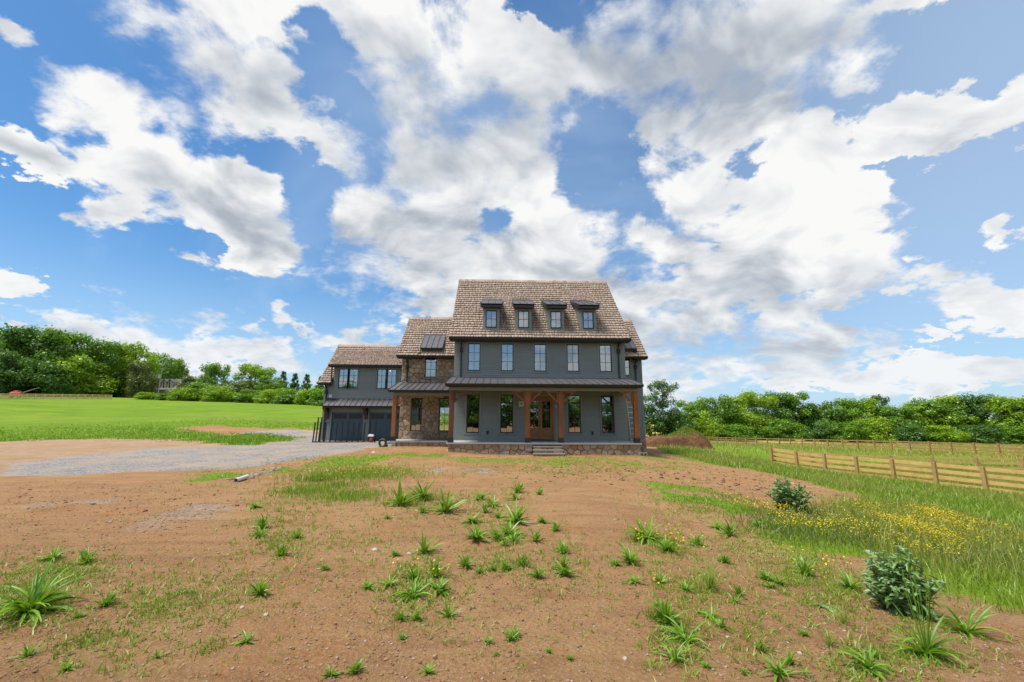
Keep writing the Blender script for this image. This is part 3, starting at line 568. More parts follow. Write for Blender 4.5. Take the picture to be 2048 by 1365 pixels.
# ---- stone veneer: every stone its own piece, fitted to its neighbours
def clip(poly, a, b, c):     # keep a*x+b*z<=c
    o = []
    for i in range(len(poly)):
        p, q = poly[i], poly[(i+1) % len(poly)]; dp = a*p[0]+b*p[1]-c; dq = a*q[0]+b*q[1]-c
        if dp <= 0: o.append(p)
        if (dp < 0) != (dq < 0) and abs(dp-dq) > 1e-12: t = dp/(dp-dq); o.append((p[0]+t*(q[0]-p[0]), p[1]+t*(q[1]-p[1])))
    return o
def area(p): return abs(sum(p[i][0]*p[(i+1) % len(p)][1]-p[(i+1) % len(p)][0]*p[i][1] for i in range(len(p))))/2 if len(p) > 2 else 0
def stones(parent, x0, x1, z0, z1, y, cw, ch, holes=(), seed=1, depth=(.03, .07), plan='front', name='stone'):
    rr = random.Random(seed); sd = []; nz_ = max(1, round((z1-z0)/ch)); nx_ = max(1, round((x1-x0)/cw))
    for j in range(nz_):
        for i in range(nx_+1):
            sx = x0+(i+.5*(j % 2)+rr.uniform(-.33, .33))*(x1-x0)/nx_; sz = z0+(j+.5+rr.uniform(-.36, .36))*(z1-z0)/nz_
            if x0 < sx < x1 and not any(h[0]-.02 < sx < h[1]+.02 and h[2]-.02 < sz < h[3]+.02 for h in holes) and rr.random() > .1: sd.append((sx, sz))
    for i, (sx, sz) in enumerate(sd):
        poly = [(x0, z0), (x1, z0), (x1, z1), (x0, z1)]
        for k, (tx, tz) in enumerate(sd):
            if k != i and abs(tx-sx) < 4*cw and abs(tz-sz) < 4*ch:
                a, b = tx-sx, (tz-sz)*1.25; poly = clip(poly, a, b, a*(sx+tx)/2+b*(sz+tz)/2)
        for h in holes:
            best = None
            for (a, b, c) in ((1, 0, h[0]), (-1, 0, -h[1]), (0, 1, h[2]), (0, -1, -h[3])):
                if a*sx+b*sz <= c:
                    q = clip(poly, a, b, c)
                    if best is None or area(q) > area(best): best = q
            if best is not None and poly and max(p[0] for p in poly) > h[0] and min(p[0] for p in poly) < h[1] and max(p[1] for p in poly) > h[2] and min(p[1] for p in poly) < h[3]: poly = best
        if area(poly) < .004: continue
        cx = sum(p[0] for p in poly)/len(poly); cz = sum(p[1] for p in poly)/len(poly); n = len(poly); d = rr.uniform(*depth)
        def ring(inset, dy):
            o = []
            for (px, pz) in poly:
                L_ = math.hypot(px-cx, pz-cz); k_ = max(.2, 1-inset/max(L_, .03)); o.append((cx+(px-cx)*k_, y-dy, cz+(pz-cz)*k_))
            return o
        tilt = (rr.uniform(-.1, .1), rr.uniform(-.12, .12)); r3 = [(px, py+(px-cx)*tilt[0]+(pz-cz)*tilt[1], pz) for px, py, pz in ring(.045, d)]
        vs = ring(.012, 0)+ring(.014, d*.62)+r3+[(cx, y-d-rr.uniform(.0, .014), cz)]
        if plan == 'side': vs = [(y+(y-q)*(1), p, r_) for p, q, r_ in vs]       # wall facing +X: x is the plane, p runs along y
        fs = [(i_, (i_+1) % n, n+(i_+1) % n, n+i_) for i_ in range(n)]+[(n+i_, n+(i_+1) % n, 2*n+(i_+1) % n, 2*n+i_) for i_ in range(n)]+[(2*n+i_, 2*n+(i_+1) % n, 3*n) for i_ in range(n)]
        part(MB().add(vs, fs), name, 'stone', parent)
# ---------------- main block
X0, X1, YW = -2.6, 7.8, 26.4; FL = .74
UPW = [(c-.38, c+.38, 4.84, 6.53) for c in (-1.42, .59, 2.6, 4.61, 6.62)]
LOW = [(a, a+.77, 1.18, 3.42) for a in (-1.81, .2, 4.25, 6.26)]; DOOR = (1.76, 3.41, FL, 3.30)
w1 = wall('front_wall', X0, X1, .2, 6.9, YW, .16, UPW+LOW+[DOOR], 'siding')
g_ = .1
sh = [(a-g_, b+g_, c-g_, d+.17) for a, b, c, d in UPW]+[(a-g_, b+g_, c-g_, d+.1) for a, b, c, d in LOW]+[(DOOR[0]-.06, DOOR[1]+.06, FL-.1, 3.4)]
siding(w1, X0+.12, X1-.12, FL, 3.80, YW, sh); siding(w1, X0+.12, X1-.12, 4.47, 6.68, YW, sh)
for a in (X0-.02, X1-.12): part(MB().box(a, a+.14, YW-.03, YW, FL, 3.9), 'corner_trim', 'trim', w1); part(MB().box(a, a+.14, YW-.03, YW, 4.4, 6.68), 'corner_trim', 'trim', w1)
part(MB().box(X0, X1, YW-.036, YW, 6.68, 6.85), 'frieze_board', 'trim', w1)
part(MB().box(X0, X1, YW-.032, YW, 4.385, 4.5), 'flashing', 'metal', w1)
YB = 36.0
part(MB().box(X0, X0+.16, YW+.16, YB, .0, 6.9).box(X1-.16, X1, YW+.16, YB, .0, 6.9).box(X0, X1, YB, YB+.16, 0, 6.9).prismx([(YW+.1, 6.9), (31.2, 11.75), (YB, 6.9)], X0, X0+.15).prismx([(YW+.1, 6.9), (31.2, 11.75), (YB, 6.9)], X1-.15, X1), 'side_wall', 'siding')
part(MB().box(X0+.17, X1-.17, YW+.17, YB-.02, .45, .72).box(X0+.17, X1-.17, YW+.17, YB-.02, 3.75, 4.1).box(X0+.17, X1-.17, YW+.17, YB-.02, 6.86, 6.98), 'floor_structure', 'dark')
part(MB().box(X0+.17, X1-.17, 31, 31.1, .75, 3.74).box(X0+.17, X1-.17, 30, 30.1, 4.12, 6.85), 'inner_wall', 'dark')
for i, (a, b, c, d) in enumerate(UPW): window(a, b, c, d, YW, 2, 3)
for a, b, c, d in LOW: window(a, b, c, d, YW, 2, 3, .09, .06, transom=2.92)
for c, px, pz in ((-1.2, .3, 6.6), (.85, .3, 6.6), (2.86, .3, 6.6), (4.85, .3, 6.65), (6.85, .3, 6.65)):
    part(MB().tube([(c, 28.2, 6.83), (c, 28.2, 6.80)], .05, 12), 'ceiling_lamp', 'lamp')
gable('main_roof', -2.9, 8.06, 25.9, 6.83, 31.2, 12.1, 36.5)
part(MB().box(-2.86, 8.02, 25.92, YW-.04, 6.62, 6.68), 'soffit', 'black'); gutter(-2.92, 8.08, 25.78, 6.83, .16)
for xs in (-2.9, 8.02):
    part(MB().prismx([(25.92, 6.82), (31.2, 12.07), (31.2, 11.86), (25.92, 6.60)], xs, xs+.035), 'rake_board', 'black')
downspout(-2.2, YW, 6.66, 6.13, 4.42, 25.86); downspout(7.42, YW, 6.66, 6.13, 4.42, 25.86)
# dormers on the main roof
for i, c in enumerate((-.41, 1.585, 3.6, 5.61)):
    h = .5; yf = 26.38; z0, z1 = 7.22, 8.78; s_ = 5.27/5.3; rz = lambda Y: 6.83+(Y-25.9)*s_
    wz = (c-.34, c+.34, 7.52, 8.62); mb = MB()
    for a, b, e, f in cut(c-h, c+h, z0, z1, [wz]): mb.box(a, b, yf, yf+.1, e, f)
    for sx in (c-h, c+h-.06): mb.prismx([(yf+.1, rz(yf)-.15), (yf+.1, z1), (28.75, 9.62), (28.9, rz(28.9)-.15)], sx, sx+.06)
    o = part(mb, 'dormer', 'siding')
    q = window(*wz, yf, 2, 2, 0, 0); q.name = 'dormer_window'
    part(MB().box(c-.53, c+.53, yf-.07, yf+.02, z0-.02, z0+.07), 'sill', 'black', o)
    part(MB().box(c-.6, c+.6, 26.06, yf+.05, 8.74, 8.79), 'soffit', 'black', o)
    part(MB().box(c-.65, c+.65, 26.0, 26.06, 8.73, 8.95).prismx([(26.06, 8.95), (29.0, 9.99), (29.0, 9.8), (26.06, 8.74)], c-.65, c-.6).prismx([(26.06, 8.95), (29.0, 9.99), (29.0, 9.8), (26.06, 8.74)], c+.6, c+.65), 'fascia', 'black', o)
    metal_roof('dormer_roof', c-.65, c+.65, 25.98, 8.97, 29.05, 10.02, .42, o)
    part(MB().prismx([(28.98, 9.95), (29.12, 10.14), (29.2, 10.1), (29.12, 9.95)], c-.66, c+.66), 'flashing', 'black', o)
    for sx, s2 in ((c-h, -1), (c+h, 1)):       # clapboards on the cheeks
        z = 7.3; mb = MB()
        while z < 9.5:
            ya = max(yf+.1, 25.9+(z-6.83)/s_-.06); yb_ = yf+.1 if z < 8.75 else yf+.1+(z-8.75)/.36
            y_hi = 25.9+(z+.12-6.83)/s_
            if y_hi > yb_+.05: mb.hexa([(sx, yb_, z), (sx+s2*.016, yb_, z), (sx+s2*.016, y_hi, z), (sx, y_hi, z), (sx, yb_, z+.118), (sx+s2*.004, yb_, z+.118), (sx+s2*.004, y_hi, z+.118), (sx, y_hi, z+.118)])
            z += .118
        part(mb, 'cheek_boards', 'siding', o)['kind'] = 'stuff'
# door pair
dr = part(MB().box(1.76, 1.86, YW-.03, YW+.12, FL, 3.30).box(3.31, 3.41, YW-.03, YW+.12, FL, 3.30).box(1.86, 3.31, YW-.03, YW+.12, 3.2, 3.30), 'door_frame', 'door')
part(MB().box(1.7, 3.47, YW-.10, YW+.1, FL+.002, FL+.06), 'threshold', 'black', dr)
for k, (a, b) in enumerate(((1.865, 2.58), (2.59, 3.305))):
    yd = YW+.02; st = .115; zb = FL+.07; zt = 3.19; gz = 1.48
    mb = MB().box(a, a+st, yd, yd+.05, zb, zt).box(b-st, b, yd, yd+.05, zb, zt).box(a+st, b-st, yd, yd+.05, zt-.14, zt).box(a+st, b-st, yd, yd+.05, zb, zb+.2).box(a+st, b-st, yd, yd+.05, gz-.13, gz)
    d_ = part(mb, 'door', 'door'); part(MB().box(a+st, b-st, yd+.02, yd+.035, zb+.2, gz-.13).hexa([(a+st+.05, yd+.004, zb+.26), (b-st-.05, yd+.004, zb+.26), (b-st-.02, yd+.02, zb+.225), (a+st+.02, yd+.02, zb+.225), (a+st+.05, yd+.004, gz-.19), (b-st-.05, yd+.004, gz-.19), (b-st-.02, yd+.02, gz-.155), (a+st+.02, yd+.02, gz-.155)]), 'door_panel', 'door', d_)
    mt = MB(); xm = (a+b)/2; mt.box(xm-.011, xm+.011, yd+.01, yd+.04, gz, zt-.14)
    for q in (1, 2): zz = gz+(zt-.14-gz)*q/3; mt.box(a+st, b-st, yd+.012, yd+.038, zz-.011, zz+.011)
    part(mt, 'muntin', 'door', d_)
    for q in range(3):
        for (u0, u1) in ((a+st, xm), (xm, b-st)):
            z_a = gz+(zt-.14-gz)*q/3; part(MB().add([(u0, yd+.025, z_a), (u1, yd+.025, z_a), (u1, yd+.025, z_a+(zt-.14-gz)/3), (u0, yd+.025, z_a+(zt-.14-gz)/3)], [(0, 1, 2, 3)]), 'pane', 'glass', d_)
    if k == 0: part(MB().tube([(b-.05, yd-.05, 1.62), (b-.05, yd, 1.62)], .035, 10).tube([(b-.05, yd-.03, 1.86), (b-.05, yd, 1.86)], .03, 10), 'door_knob', 'black', d_)
part(MB().box(1.31, 1.60, YW-.075, YW-.022, 2.73, 3.04), 'porch_light_plate', 'white'); part(MB().tube([(1.455, YW-.09, 2.89), (1.455, YW-.07, 2.89)], .055, 14), 'junction_hole', 'black')
part(MB().box(3.50, 3.56, YW-.05, YW-.02, 2.66, 2.82), 'doorbell', 'white')
for x in (-.53, 5.68): part(MB().box(x-.055, x+.055, YW-.09, YW-.018, 1.10, 1.27).box(x-.075, x+.075, YW-.1, YW-.018, 1.27, 1.29), 'outlet_cover', 'black')
# ---------------- porch
PY = 24.0
pb = part(MB().box(-2.58, 7.74, PY+.10, YW, -.3, FL-.09), 'porch_base', 'mortar'); stones(pb, -2.60, 7.76, -.15, FL-.085, PY+.10, .36, .235, [(1.93, 3.5, -.5, FL)], 5)
stones(pb, PY+.1, YW, -.15, FL-.085, 7.74, .34, .24, [], 6, (.03, .06), 'side')
part(MB().box(-2.69, 7.85, PY-.02, YW-.002, FL-.085, FL), 'porch_floor', 'slab')
for i in range(4):
    zt = FL-.165*(i+1)+.0; y0 = PY-.30*(i+1)+.02; sx = .02*i
    if i < 3:
        part(MB().box(1.93-sx, 3.50+sx, y0-.02, PY-.30*i+.09, zt-.055, zt), 'step_tread', 'tread'); rb = part(MB().box(1.97-sx, 3.46+sx, y0+.05, PY+.12, zt-.165, zt-.057), 'step_riser', 'mortar')
        stones(rb, 1.97-sx, 3.46+sx, zt-.165, zt-.058, y0+.05, .33, .105, [], 30+i, (.02, .035))
    else:
        part(MB().box(1.88, 3.55, y0-.02, PY-.30*i+.09, zt-.055, zt), 'step_tread', 'tread'); rb = part(MB().box(1.92, 3.51, y0+.04, PY, -.25, zt-.057), 'step_riser', 'mortar')
BT, BB = 3.69, 3.52
part(MB().box(-2.63, 7.76, PY+.03, PY+.27, BB, BT).box(-2.63, -2.40, PY+.27, YW-.01, BB+.002, BT-.002).box(7.53, 7.76, PY+.27, YW-.01, BB+.002, BT-.002), 'porch_beam', 'trim')
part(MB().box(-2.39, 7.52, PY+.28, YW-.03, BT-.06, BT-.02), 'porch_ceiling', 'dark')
metal_roof('porch_roof', -2.77, 7.91, 23.5, 3.86, YW-.02, 4.45, .395)
part(MB().box(-2.74, 7.88, 23.62, PY+.05, 3.70, 3.74).box(-2.70, 7.84, PY-.0, PY+.03, BT, 3.80), 'fascia', 'black'); gutter(-2.79, 7.93, 23.47, 3.845, .11)
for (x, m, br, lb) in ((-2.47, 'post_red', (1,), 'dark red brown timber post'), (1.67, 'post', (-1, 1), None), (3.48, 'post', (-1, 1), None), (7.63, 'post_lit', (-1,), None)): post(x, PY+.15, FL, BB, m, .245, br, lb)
# ---------------- stone wing (left)
SX0, SY = -6.48, 29.8; SF = .66
SUW = (-4.92, -4.14, 4.74, 6.34); SL = [(-5.73, -5.02, 1.17, 3.35), (-3.86, -3.15, 1.17, 3.35)]; DF = (-5.07, -4.02)
sw = MB()
for a, b, c, d in cut(SX0, X0, 0, 6.12, [SUW]+SL): sw.box(a, b, SY, SY+.2, c, d)
for a, b, c, d in cut(DF[0], DF[1], 6.12, 6.72, [SUW]): sw.box(a, b, SY, SY+.2, c, d)
sw = part(sw, 'stone_wall', 'mortar')
stones(sw, SX0, X0, SF, 6.12, SY, .33, .27, [SUW, (SUW[0]-.01, SUW[1]+.01, SUW[2]-.1, SUW[2])]+[(a, b, c-.1, d) for a, b, c, d in SL]+[(-7, -2, 3.55, 4.35)], 12)
stones(sw, DF[0], DF[1], 6.125, 6.72, SY, .26, .2, [SUW], 13)
part(MB().box(SX0, SX0+.2, SY+.2, 36, 0, 6.1).prismx([(SY+.1, 6.1), (32.8, 9.3), (35.8, 6.1)], SX0, SX0+.15).box(SX0, X0, 36, 36.15, 0, 1.1).box(SX0, X0, 36, 36.15, 2.9, 6.1).box(SX0, -6.2, 36, 36.15, 1.1, 2.9).box(-3.0, X0, 36, 36.15, 1.1, 2.9), 'side_wall', 'siding')
part(MB().box(SX0+.2, X0-.01, SY+.21, 36, .4, .64).box(SX0+.2, X0-.01, SY+.21, 36, 3.7, 4.1).box(SX0+.2, X0-.01, SY+.21, 36, 6.13, 6.2), 'floor_structure', 'dark')
window(*SUW, SY, 2, 3, 0, sill='tread', dep=.16)
for q in SL: window(*q, SY, 2, 3, 0, transom=2.74, sill='tread', dep=.16)
part(MB().tube([(-4.35, 31, 6.11), (-4.35, 31, 6.08)], .04, 12), 'ceiling_lamp', 'lamp')
gable('wing_roof', -6.74, X0-.005, 29.3, 6.17, 32.8, 9.55, 36.3)
part(MB().prismx([(29.32, 6.16), (32.8, 9.52), (32.8, 9.32), (29.32, 5.96)], -6.74, -6.705), 'rake_board', 'black')
part(MB().box(-6.7, DF[0]-.01, 29.32, SY, 5.98, 6.03).box(DF[1]+.01, X0-.02, 29.32, SY, 5.98, 6.03), 'soffit', 'black'); gutter(-6.76, DF[0]-.02, 29.18, 6.17, .15); gutter(DF[1]+.02, X0-.02, 29.18, 6.17, .15)
downspout(-6.1, SY-.04, 6.02, 5.43, 4.45, 29.24)
wd = part(MB().prismx([(SY-.3, 6.74), (31.3, 8.0), (31.3, 7.8), (SY-.3, 6.6)], -5.20, -5.14).prismx([(SY-.3, 6.74), (31.3, 8.0), (31.3, 7.8), (SY-.3, 6.6)], -3.83, -3.77).box(-5.2, -3.77, SY-.34, SY-.28, 6.60, 6.74).prismx([(SY+.0, 6.05), (SY+.0, 6.7), (31.2, 7.85), (31.2, 7.9)], DF[0], DF[0]+.08).prismx([(SY+.0, 6.05), (SY+.0, 6.7), (31.2, 7.85), (31.2, 7.9)], DF[1]-.08, DF[1]), 'dormer', 'black')
metal_roof('dormer_roof', -5.24, -3.74, SY-.42, 6.73, 31.42, 8.17, .375, wd); part(MB().prismx([(31.34, 8.10), (31.45, 8.30), (31.55, 8.27), (31.5, 8.1)], -5.26, -3.72), 'flashing', 'black', wd)
part(MB().beam((-5.2, SY-.4, 6.68), (-5.2, SY-.38, 6.42), .06, .06, upv=(1, 0, 0)).beam((-5.2, SY-.38, 6.44), (-5.36, SY-.42, 6.30), .06, .06, upv=(0, 1, 0)), 'downspout', 'black', wd)
# wing porch
WY = 27.35
wb = part(MB().box(-6.42, X0-.0, WY+.1, SY, -.1, SF-.08), 'porch_base', 'mortar'); stones(wb, -6.10, X0-.08, .10, SF-.075, WY+.10, .36, .2, [], 17)
part(MB().box(-6.52, X0-.02, WY-.02, SY-.002, SF-.085, SF), 'porch_floor', 'slab'); part(MB().box(-6.62, -6.10, WY-.10, WY+.3, .12, SF-.087), 'concrete_pier', 'concrete')
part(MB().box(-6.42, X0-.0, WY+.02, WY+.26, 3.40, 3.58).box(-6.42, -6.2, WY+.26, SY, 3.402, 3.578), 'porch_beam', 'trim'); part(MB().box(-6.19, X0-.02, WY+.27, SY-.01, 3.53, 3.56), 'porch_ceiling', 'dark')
metal_roof('porch_roof', -6.62, X0-.03, 26.95, 3.72, SY-.05, 4.41, .37); part(MB().box(-6.6, X0-.03, 27.0, WY+.05, 3.585, 3.62), 'fascia', 'black'); gutter(-6.64, X0-.03, 26.92, 3.705, .10)
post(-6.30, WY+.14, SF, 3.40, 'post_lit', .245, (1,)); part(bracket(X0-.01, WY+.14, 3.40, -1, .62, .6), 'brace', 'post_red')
part(MB().box(-4.36, -4.26, SY-.1, SY-.05, .86, 1.0), 'outlet_cover', 'concrete')
# ---------------- right wing (set back)
RX1, RY = 10.1, 30.2; RW = (8.55, 9.28, 5.02, 6.66)
rw = wall('wing_wall', X1, RX1, -.4, 6.2, RY, .16, [RW, (8.0, 8.9, .9, 3.3)], 'siding'); part(MB().box(RX1-.16, RX1, RY+.16, 36, -.4, 6.2).prismx([(RY+.1, 6.2), (32.95, 9.3), (35.8, 6.2)], RX1-.15, RX1).box(X1, RX1, 36, 36.15, -.4, 6.2), 'side_wall', 'siding')
siding(rw, X1+.02, RX1-.12, .75, 6.1, RY, [(RW[0]-.1, RW[1]+.1, RW[2]-.1, RW[3]+.1), (7.9, 9.0, .8, 3.4)], .118, False)
part(MB().box(RX1-.12, RX1+.02, RY-.03, RY, .7, 6.1), 'corner_trim', 'trim', rw)
fb = part(MB().box(X1, RX1+.04, RY-.05, RY, -.5, .70).box(RX1, RX1+.04, RY, 35, -.5, .70), 'foundation_wall', 'mortar'); stones(fb, X1+.05, RX1+.05, -.45, .70, RY-.05, .34, .25, [], 23); stones(fb, RY-.05, 35, -.45, .70, RX1+.04, .36, .25, [], 24, (.02, .05), 'side')
window(8.0, 8.9, .9, 3.3, RY, 1, 1, .08, .08, transom=2.9)
window(*RW, RY-.0, 2, 3, .09, .05); part(MB().box(8.2, 9.5, RY-.02, RY+.1, 6.2, 6.95), 'dormer_face', 'siding')
metal_roof('dormer_roof', 7.85, 9.72, RY-.35, 6.92, 31.7, 8.25, .36); part(MB().box(7.85, 9.7, RY-.34, RY-.02, 6.80, 6.88), 'soffit', 'black'); part(MB().prismx([(RY-.3, 6.2), (RY-.3, 6.85), (31.5, 8.1), (31.5, 8.0)], 9.55, 9.62), 'dormer_cheek', 'black')
part(MB().beam((9.66, RY-.38, 6.84), (9.66, RY-.36, 6.56), .06, .06, upv=(1, 0, 0)).beam((9.66, RY-.36, 6.58), (9.78, RY-.5, 6.42), .06, .06, upv=(0, 1, 0)), 'downspout', 'black')
gable('wing_roof', X1+.005, 10.37, 29.7, 6.3, 32.95, 9.6, 36.2); part(MB().prismx([(29.72, 6.29), (32.95, 9.57), (32.95, 9.37), (29.72, 6.09)], 10.335, 10.37), 'rake_board', 'black')
part(MB().box(9.45, 10.33, 29.72, RY, 6.11, 6.16), 'soffit', 'black'); gutter(9.40, 10.39, 29.58, 6.3, .15); downspout(9.66, RY, 6.15, 5.62, 4.2, 29.64)
part(MB().box(RX1+.02, RX1+.17, 30.5, 30.9, .72, 1.72), 'utility_box', 'white')
# ---------------- garage wing
GX0, GY_ = -13.75, 35.5
GW = [(-12.72, -11.97, 4.34, 5.93), (-11.90, -11.16, 4.34, 5.93), (-9.66, -8.94, 4.34, 5.93), (-8.86, -8.12, 4.34, 5.93)]; GD = [(-12.97, -10.60, .27, 2.42), (-10.03, -7.66, .27, 2.42)]
gw = wall('garage_wall', GX0, SX0, -.1, 4.85, GY_, .2, [(a-.05, b+.05, c, d+.05) for a, b, c, d in GD]+GW, 'siding'); wall('garage_wall_upper', -13.12, SX0, 4.85, 6.2, GY_, .2, GW, 'siding', gw)
gh = [(GW[0][0]-.1, GW[1][1]+.1, 4.24, 6.1), (GW[2][0]-.1, GW[3][1]+.1, 4.24, 6.1)]
siding(gw, GX0+.12, SX0-.02, 3.56, 4.85, GY_, gh, .118, False); siding(gw, -13.1, SX0-.02, 4.86, 6.08, GY_, gh, .118, False)
siding(gw, GX0+.12, SX0-.02, .30, 2.98, GY_, [(a-.16, b+.16, 0, 2.72) for a, b, c, d in GD], .118, False)
part(MB().box(GX0-.02, GX0+.12, GY_-.03, GY_, .25, 4.8), 'corner_trim', 'trim', gw)
gm = MB()
for a, b, c, d in GD: gm.box(a-.16, a-.052, GY_-.03, GY_, .27, 2.60).box(b+.052, b+.16, GY_-.03, GY_, .27, 2.60).box(a-.16, b+.16, GY_-.033, GY_, 2.60, 2.74)
part(gm, 'door_trim', 'trim', gw)
for q in GW: window(*q, GY_, 2, 3, .07, .12)
for x in (-12.2, -11.35, -9.15, -8.4): part(MB().tube([(x, 37.6, 6.02), (x, 37.6, 5.99)], .035, 12), 'ceiling_lamp', 'lamp')
part(MB().box(GX0, GX0+.2, GY_+.2, 42, -.1, 4.7).prismx([(GY_, 4.7), (38.7, 7.95), (41.8, 4.7)], GX0, GX0+.15).box(GX0, SX0, 42, 42.2, -.1, 4.7), 'side_wall', 'siding'); part(MB().box(GX0+.2, SX0-.02, GY_+.22, 42, 2.9, 3.2).box(GX0+.2, SX0-.02, GY_+.22, 42, -.1, .22).box(-13.1, SX0-.02, GY_+.22, 40, 6.05, 6.12).box(GX0+.2, SX0-.02, 39, 39.1, 3.2, 6.0), 'floor_structure', 'dark')
for (a, b, c, d) in GD:
    yd = GY_+.09; xm = (a+b)/2; mb = MB(); mb.box(a-.05, b+.05, yd+.03, yd+.07, c, d+.05)
    for s0, s1 in ((a, xm-.03), (xm+.03, b)): mb.box(s0, s0+.09, yd, yd+.03, c, d).box(s1-.09, s1, yd, yd+.03, c, d).box(s0+.09, s1-.09, yd+.001, yd+.03, d-.08, d).box(s0+.09, s1-.09, yd+.001, yd+.03, d-.53, d-.44).box(s0+.09, s1-.09, yd+.001, yd+.03, c, c+.1)
    mb.box(xm-.03, xm+.03, yd+.006, yd+.03, c, d); g = part(mb, 'garage_door', 'garage')
    for s0, s1 in ((a+.09, xm-.12), (xm+.12, b-.09)):
        for k in range(4): u0 = s0+(s1-s0)*k/4; u1 = s0+(s1-s0)*(k+1)/4; part(MB().box(u0+.006, u1-.006, yd+.012, yd+.029, c+.1, d-.53), 'plank', 'garage', g)
        for k in range(3): u0 = s0+(s1-s0)*k/3; u1 = s0+(s1-s0)*(k+1)/3; part(MB().add([(u0+.012, yd+.02, d-.44), (u1-.012, yd+.02, d-.44), (u1-.012, yd+.02, d-.08), (u0+.012, yd+.02, d-.08)], [(0, 1, 2, 3)]), 'pane', 'frame', g)
        for k in (1, 2): u0 = s0+(s1-s0)*k/3; part(MB().box(u0-.012, u0+.012, yd+.004, yd+.03, d-.44, d-.08), 'muntin', 'garage', g)
part(MB().box(-13.3, -7.3, GY_-.6, GY_+.2, .12, .268), 'garage_apron', 'slab')
metal_roof('garage_awning', -13.42, SX0-.0, 34.5, 2.96, GY_-.01, 3.54, .40); part(MB().box(-13.40, SX0, 34.52, 34.58, 2.80, 2.92).box(-13.4, SX0, 34.58, GY_-.02, 2.86, 2.90), 'fascia', 'black')
for x in (-13.38, -10.32, -7.3):
    part(MB().prismx([(GY_-.01, 2.86), (GY_-.85, 2.86), (GY_-.85, 2.74), (GY_-.45, 2.55), (GY_-.18, 2.25), (GY_-.14, 1.95), (GY_-.01, 1.95)], x-.12, x+.12), 'corbel', 'corbel')
gable('garage_roof', -14.08, -13.14, 35.0, 4.75, 38.7, 8.35, 42.4); gable('garage_roof', -13.135, SX0-.3, 37.85, 7.523, 38.7, 8.35, 42.4, 4.75); part(MB().prismx([(35.02, 4.74), (38.7, 8.32), (38.7, 8.12), (35.02, 4.54)], -14.08, -14.045), 'rake_board', 'black')
dd = np.array([0, 38.1-35.0, 7.82-6.22]); HH = float(np.linalg.norm(dd)); gd_ = part(MB().prismx([(35.0, 6.20), (38.1, 7.80), (38.1, 7.64), (35.0, 6.04)], -13.36, SX0-.02).prismx([(GY_+.05, 4.9), (GY_+.05, 6.1), (38.0, 7.6), (38.0, 7.4)], -13.12, -13.02), 'shed_dormer', 'black'); shakes('shakes', (-13.38, 34.97, 6.19), (1, 0, 0), SX0+13.36, dd/HH, HH+.05, .2, gd_)
gutter(-13.40, SX0-.02, 34.88, 6.20, .15); part(MB().box(-13.34, SX0-.02, 35.0, GY_, 6.02, 6.06), 'soffit', 'black'); gutter(-14.10, -13.15, 34.88, 4.74, .13); part(MB().box(-14.05, -13.14, 35.0, GY_-.01, 4.58, 4.62), 'soffit', 'black')
part(MB().box(-13.2, -13.12, 35.1, 35.2, 4.95, 6.06), 'downspout', 'black'); downspout(-13.56, GY_, 4.60, 4.05, .35, 34.95)
part(MB().box(-13.35, -13.1, GY_-.06, GY_-.02, 3.62, 3.86), 'junction_box_cover', 'white')
# ================================================================== trees
def crown_mesh(name, seed, n=6500, lobes=34, leaf=.030, shape='broad'):
    g = np.random.default_rng(seed); C_ = []
    for i in range(lobes):
        if shape == 'conifer':
            h = g.uniform(.08, .98); r_ = .30*(1-h)**.8+.02; a = g.uniform(0, 6.28); C_.append((r_*math.cos(a)*g.uniform(.2, 1), r_*math.sin(a)*g.uniform(.2, 1), h, .05+.05*(1-h)))
        elif shape == 'bush':
            a = g.uniform(0, 6.28); h = g.uniform(.02, .85); q = .42*math.sqrt(max(0, 1-((h-.35)/.62)**2))*g.uniform(.2, 1)**.5; C_.append((q*math.cos(a), q*math.sin(a), h, g.uniform(.11, .19)))
        elif shape == 'sparse':
            a = g.uniform(0, 6.28); h = g.uniform(.32, .97); q = .36*g.uniform(.15, 1)*(1.1-abs(h-.7)*.8); C_.append((q*math.cos(a), q*math.sin(a), h, g.uniform(.05, .10)))
        else:
            a = g.uniform(0, 6.28); h = g.uniform(.05, .92); q = .43*math.sqrt(max(0.05, 1-((h-.50)/.52)**2))*g.uniform(.1, 1)**.55; C_.append((q*math.cos(a), q*math.sin(a), h, g.uniform(.055, .15)))
    C_ = np.array(C_); wts = C_[:, 3]**2; k = g.choice(len(C_), n, p=wts/wts.sum()); d = g.normal(size=(n, 3)); d /= np.linalg.norm(d, axis=1)[:, None]
    rad_ = C_[k, 3]*(.35+.85*g.random(n)**.6)*(1+.5*(g.random(n) > .88)); P = C_[k, :3]+d*rad_[:, None]*np.array([1, 1, .8]); P[:, 2] = np.maximum(P[:, 2], .01)
    nr = d+g.normal(size=(n, 3))*.55+np.array([0, 0, .45]); nr /= np.linalg.norm(nr, axis=1)[:, None]; u = np.cross(nr, g.normal(size=(n, 3))); u /= np.linalg.norm(u, axis=1)[:, None]; v = np.cross(nr, u)
    s1 = leaf*g.uniform(.45, 1.3, n)[:, None]; s2 = s1*g.uniform(.45, .8, n)[:, None]; bend = nr*(s1*.25)
    V = np.stack([P-u*s1-bend, P-v*s2, P+u*s1-bend, P+v*s2], 1).reshape(-1, 3); F = np.arange(4*n).reshape(n, 4)
    t = np.clip(.5*g.random(n)+.5*(g.random(len(C_))[k]), 0, 1)
    return V, F, t, C_
PROTO = {}
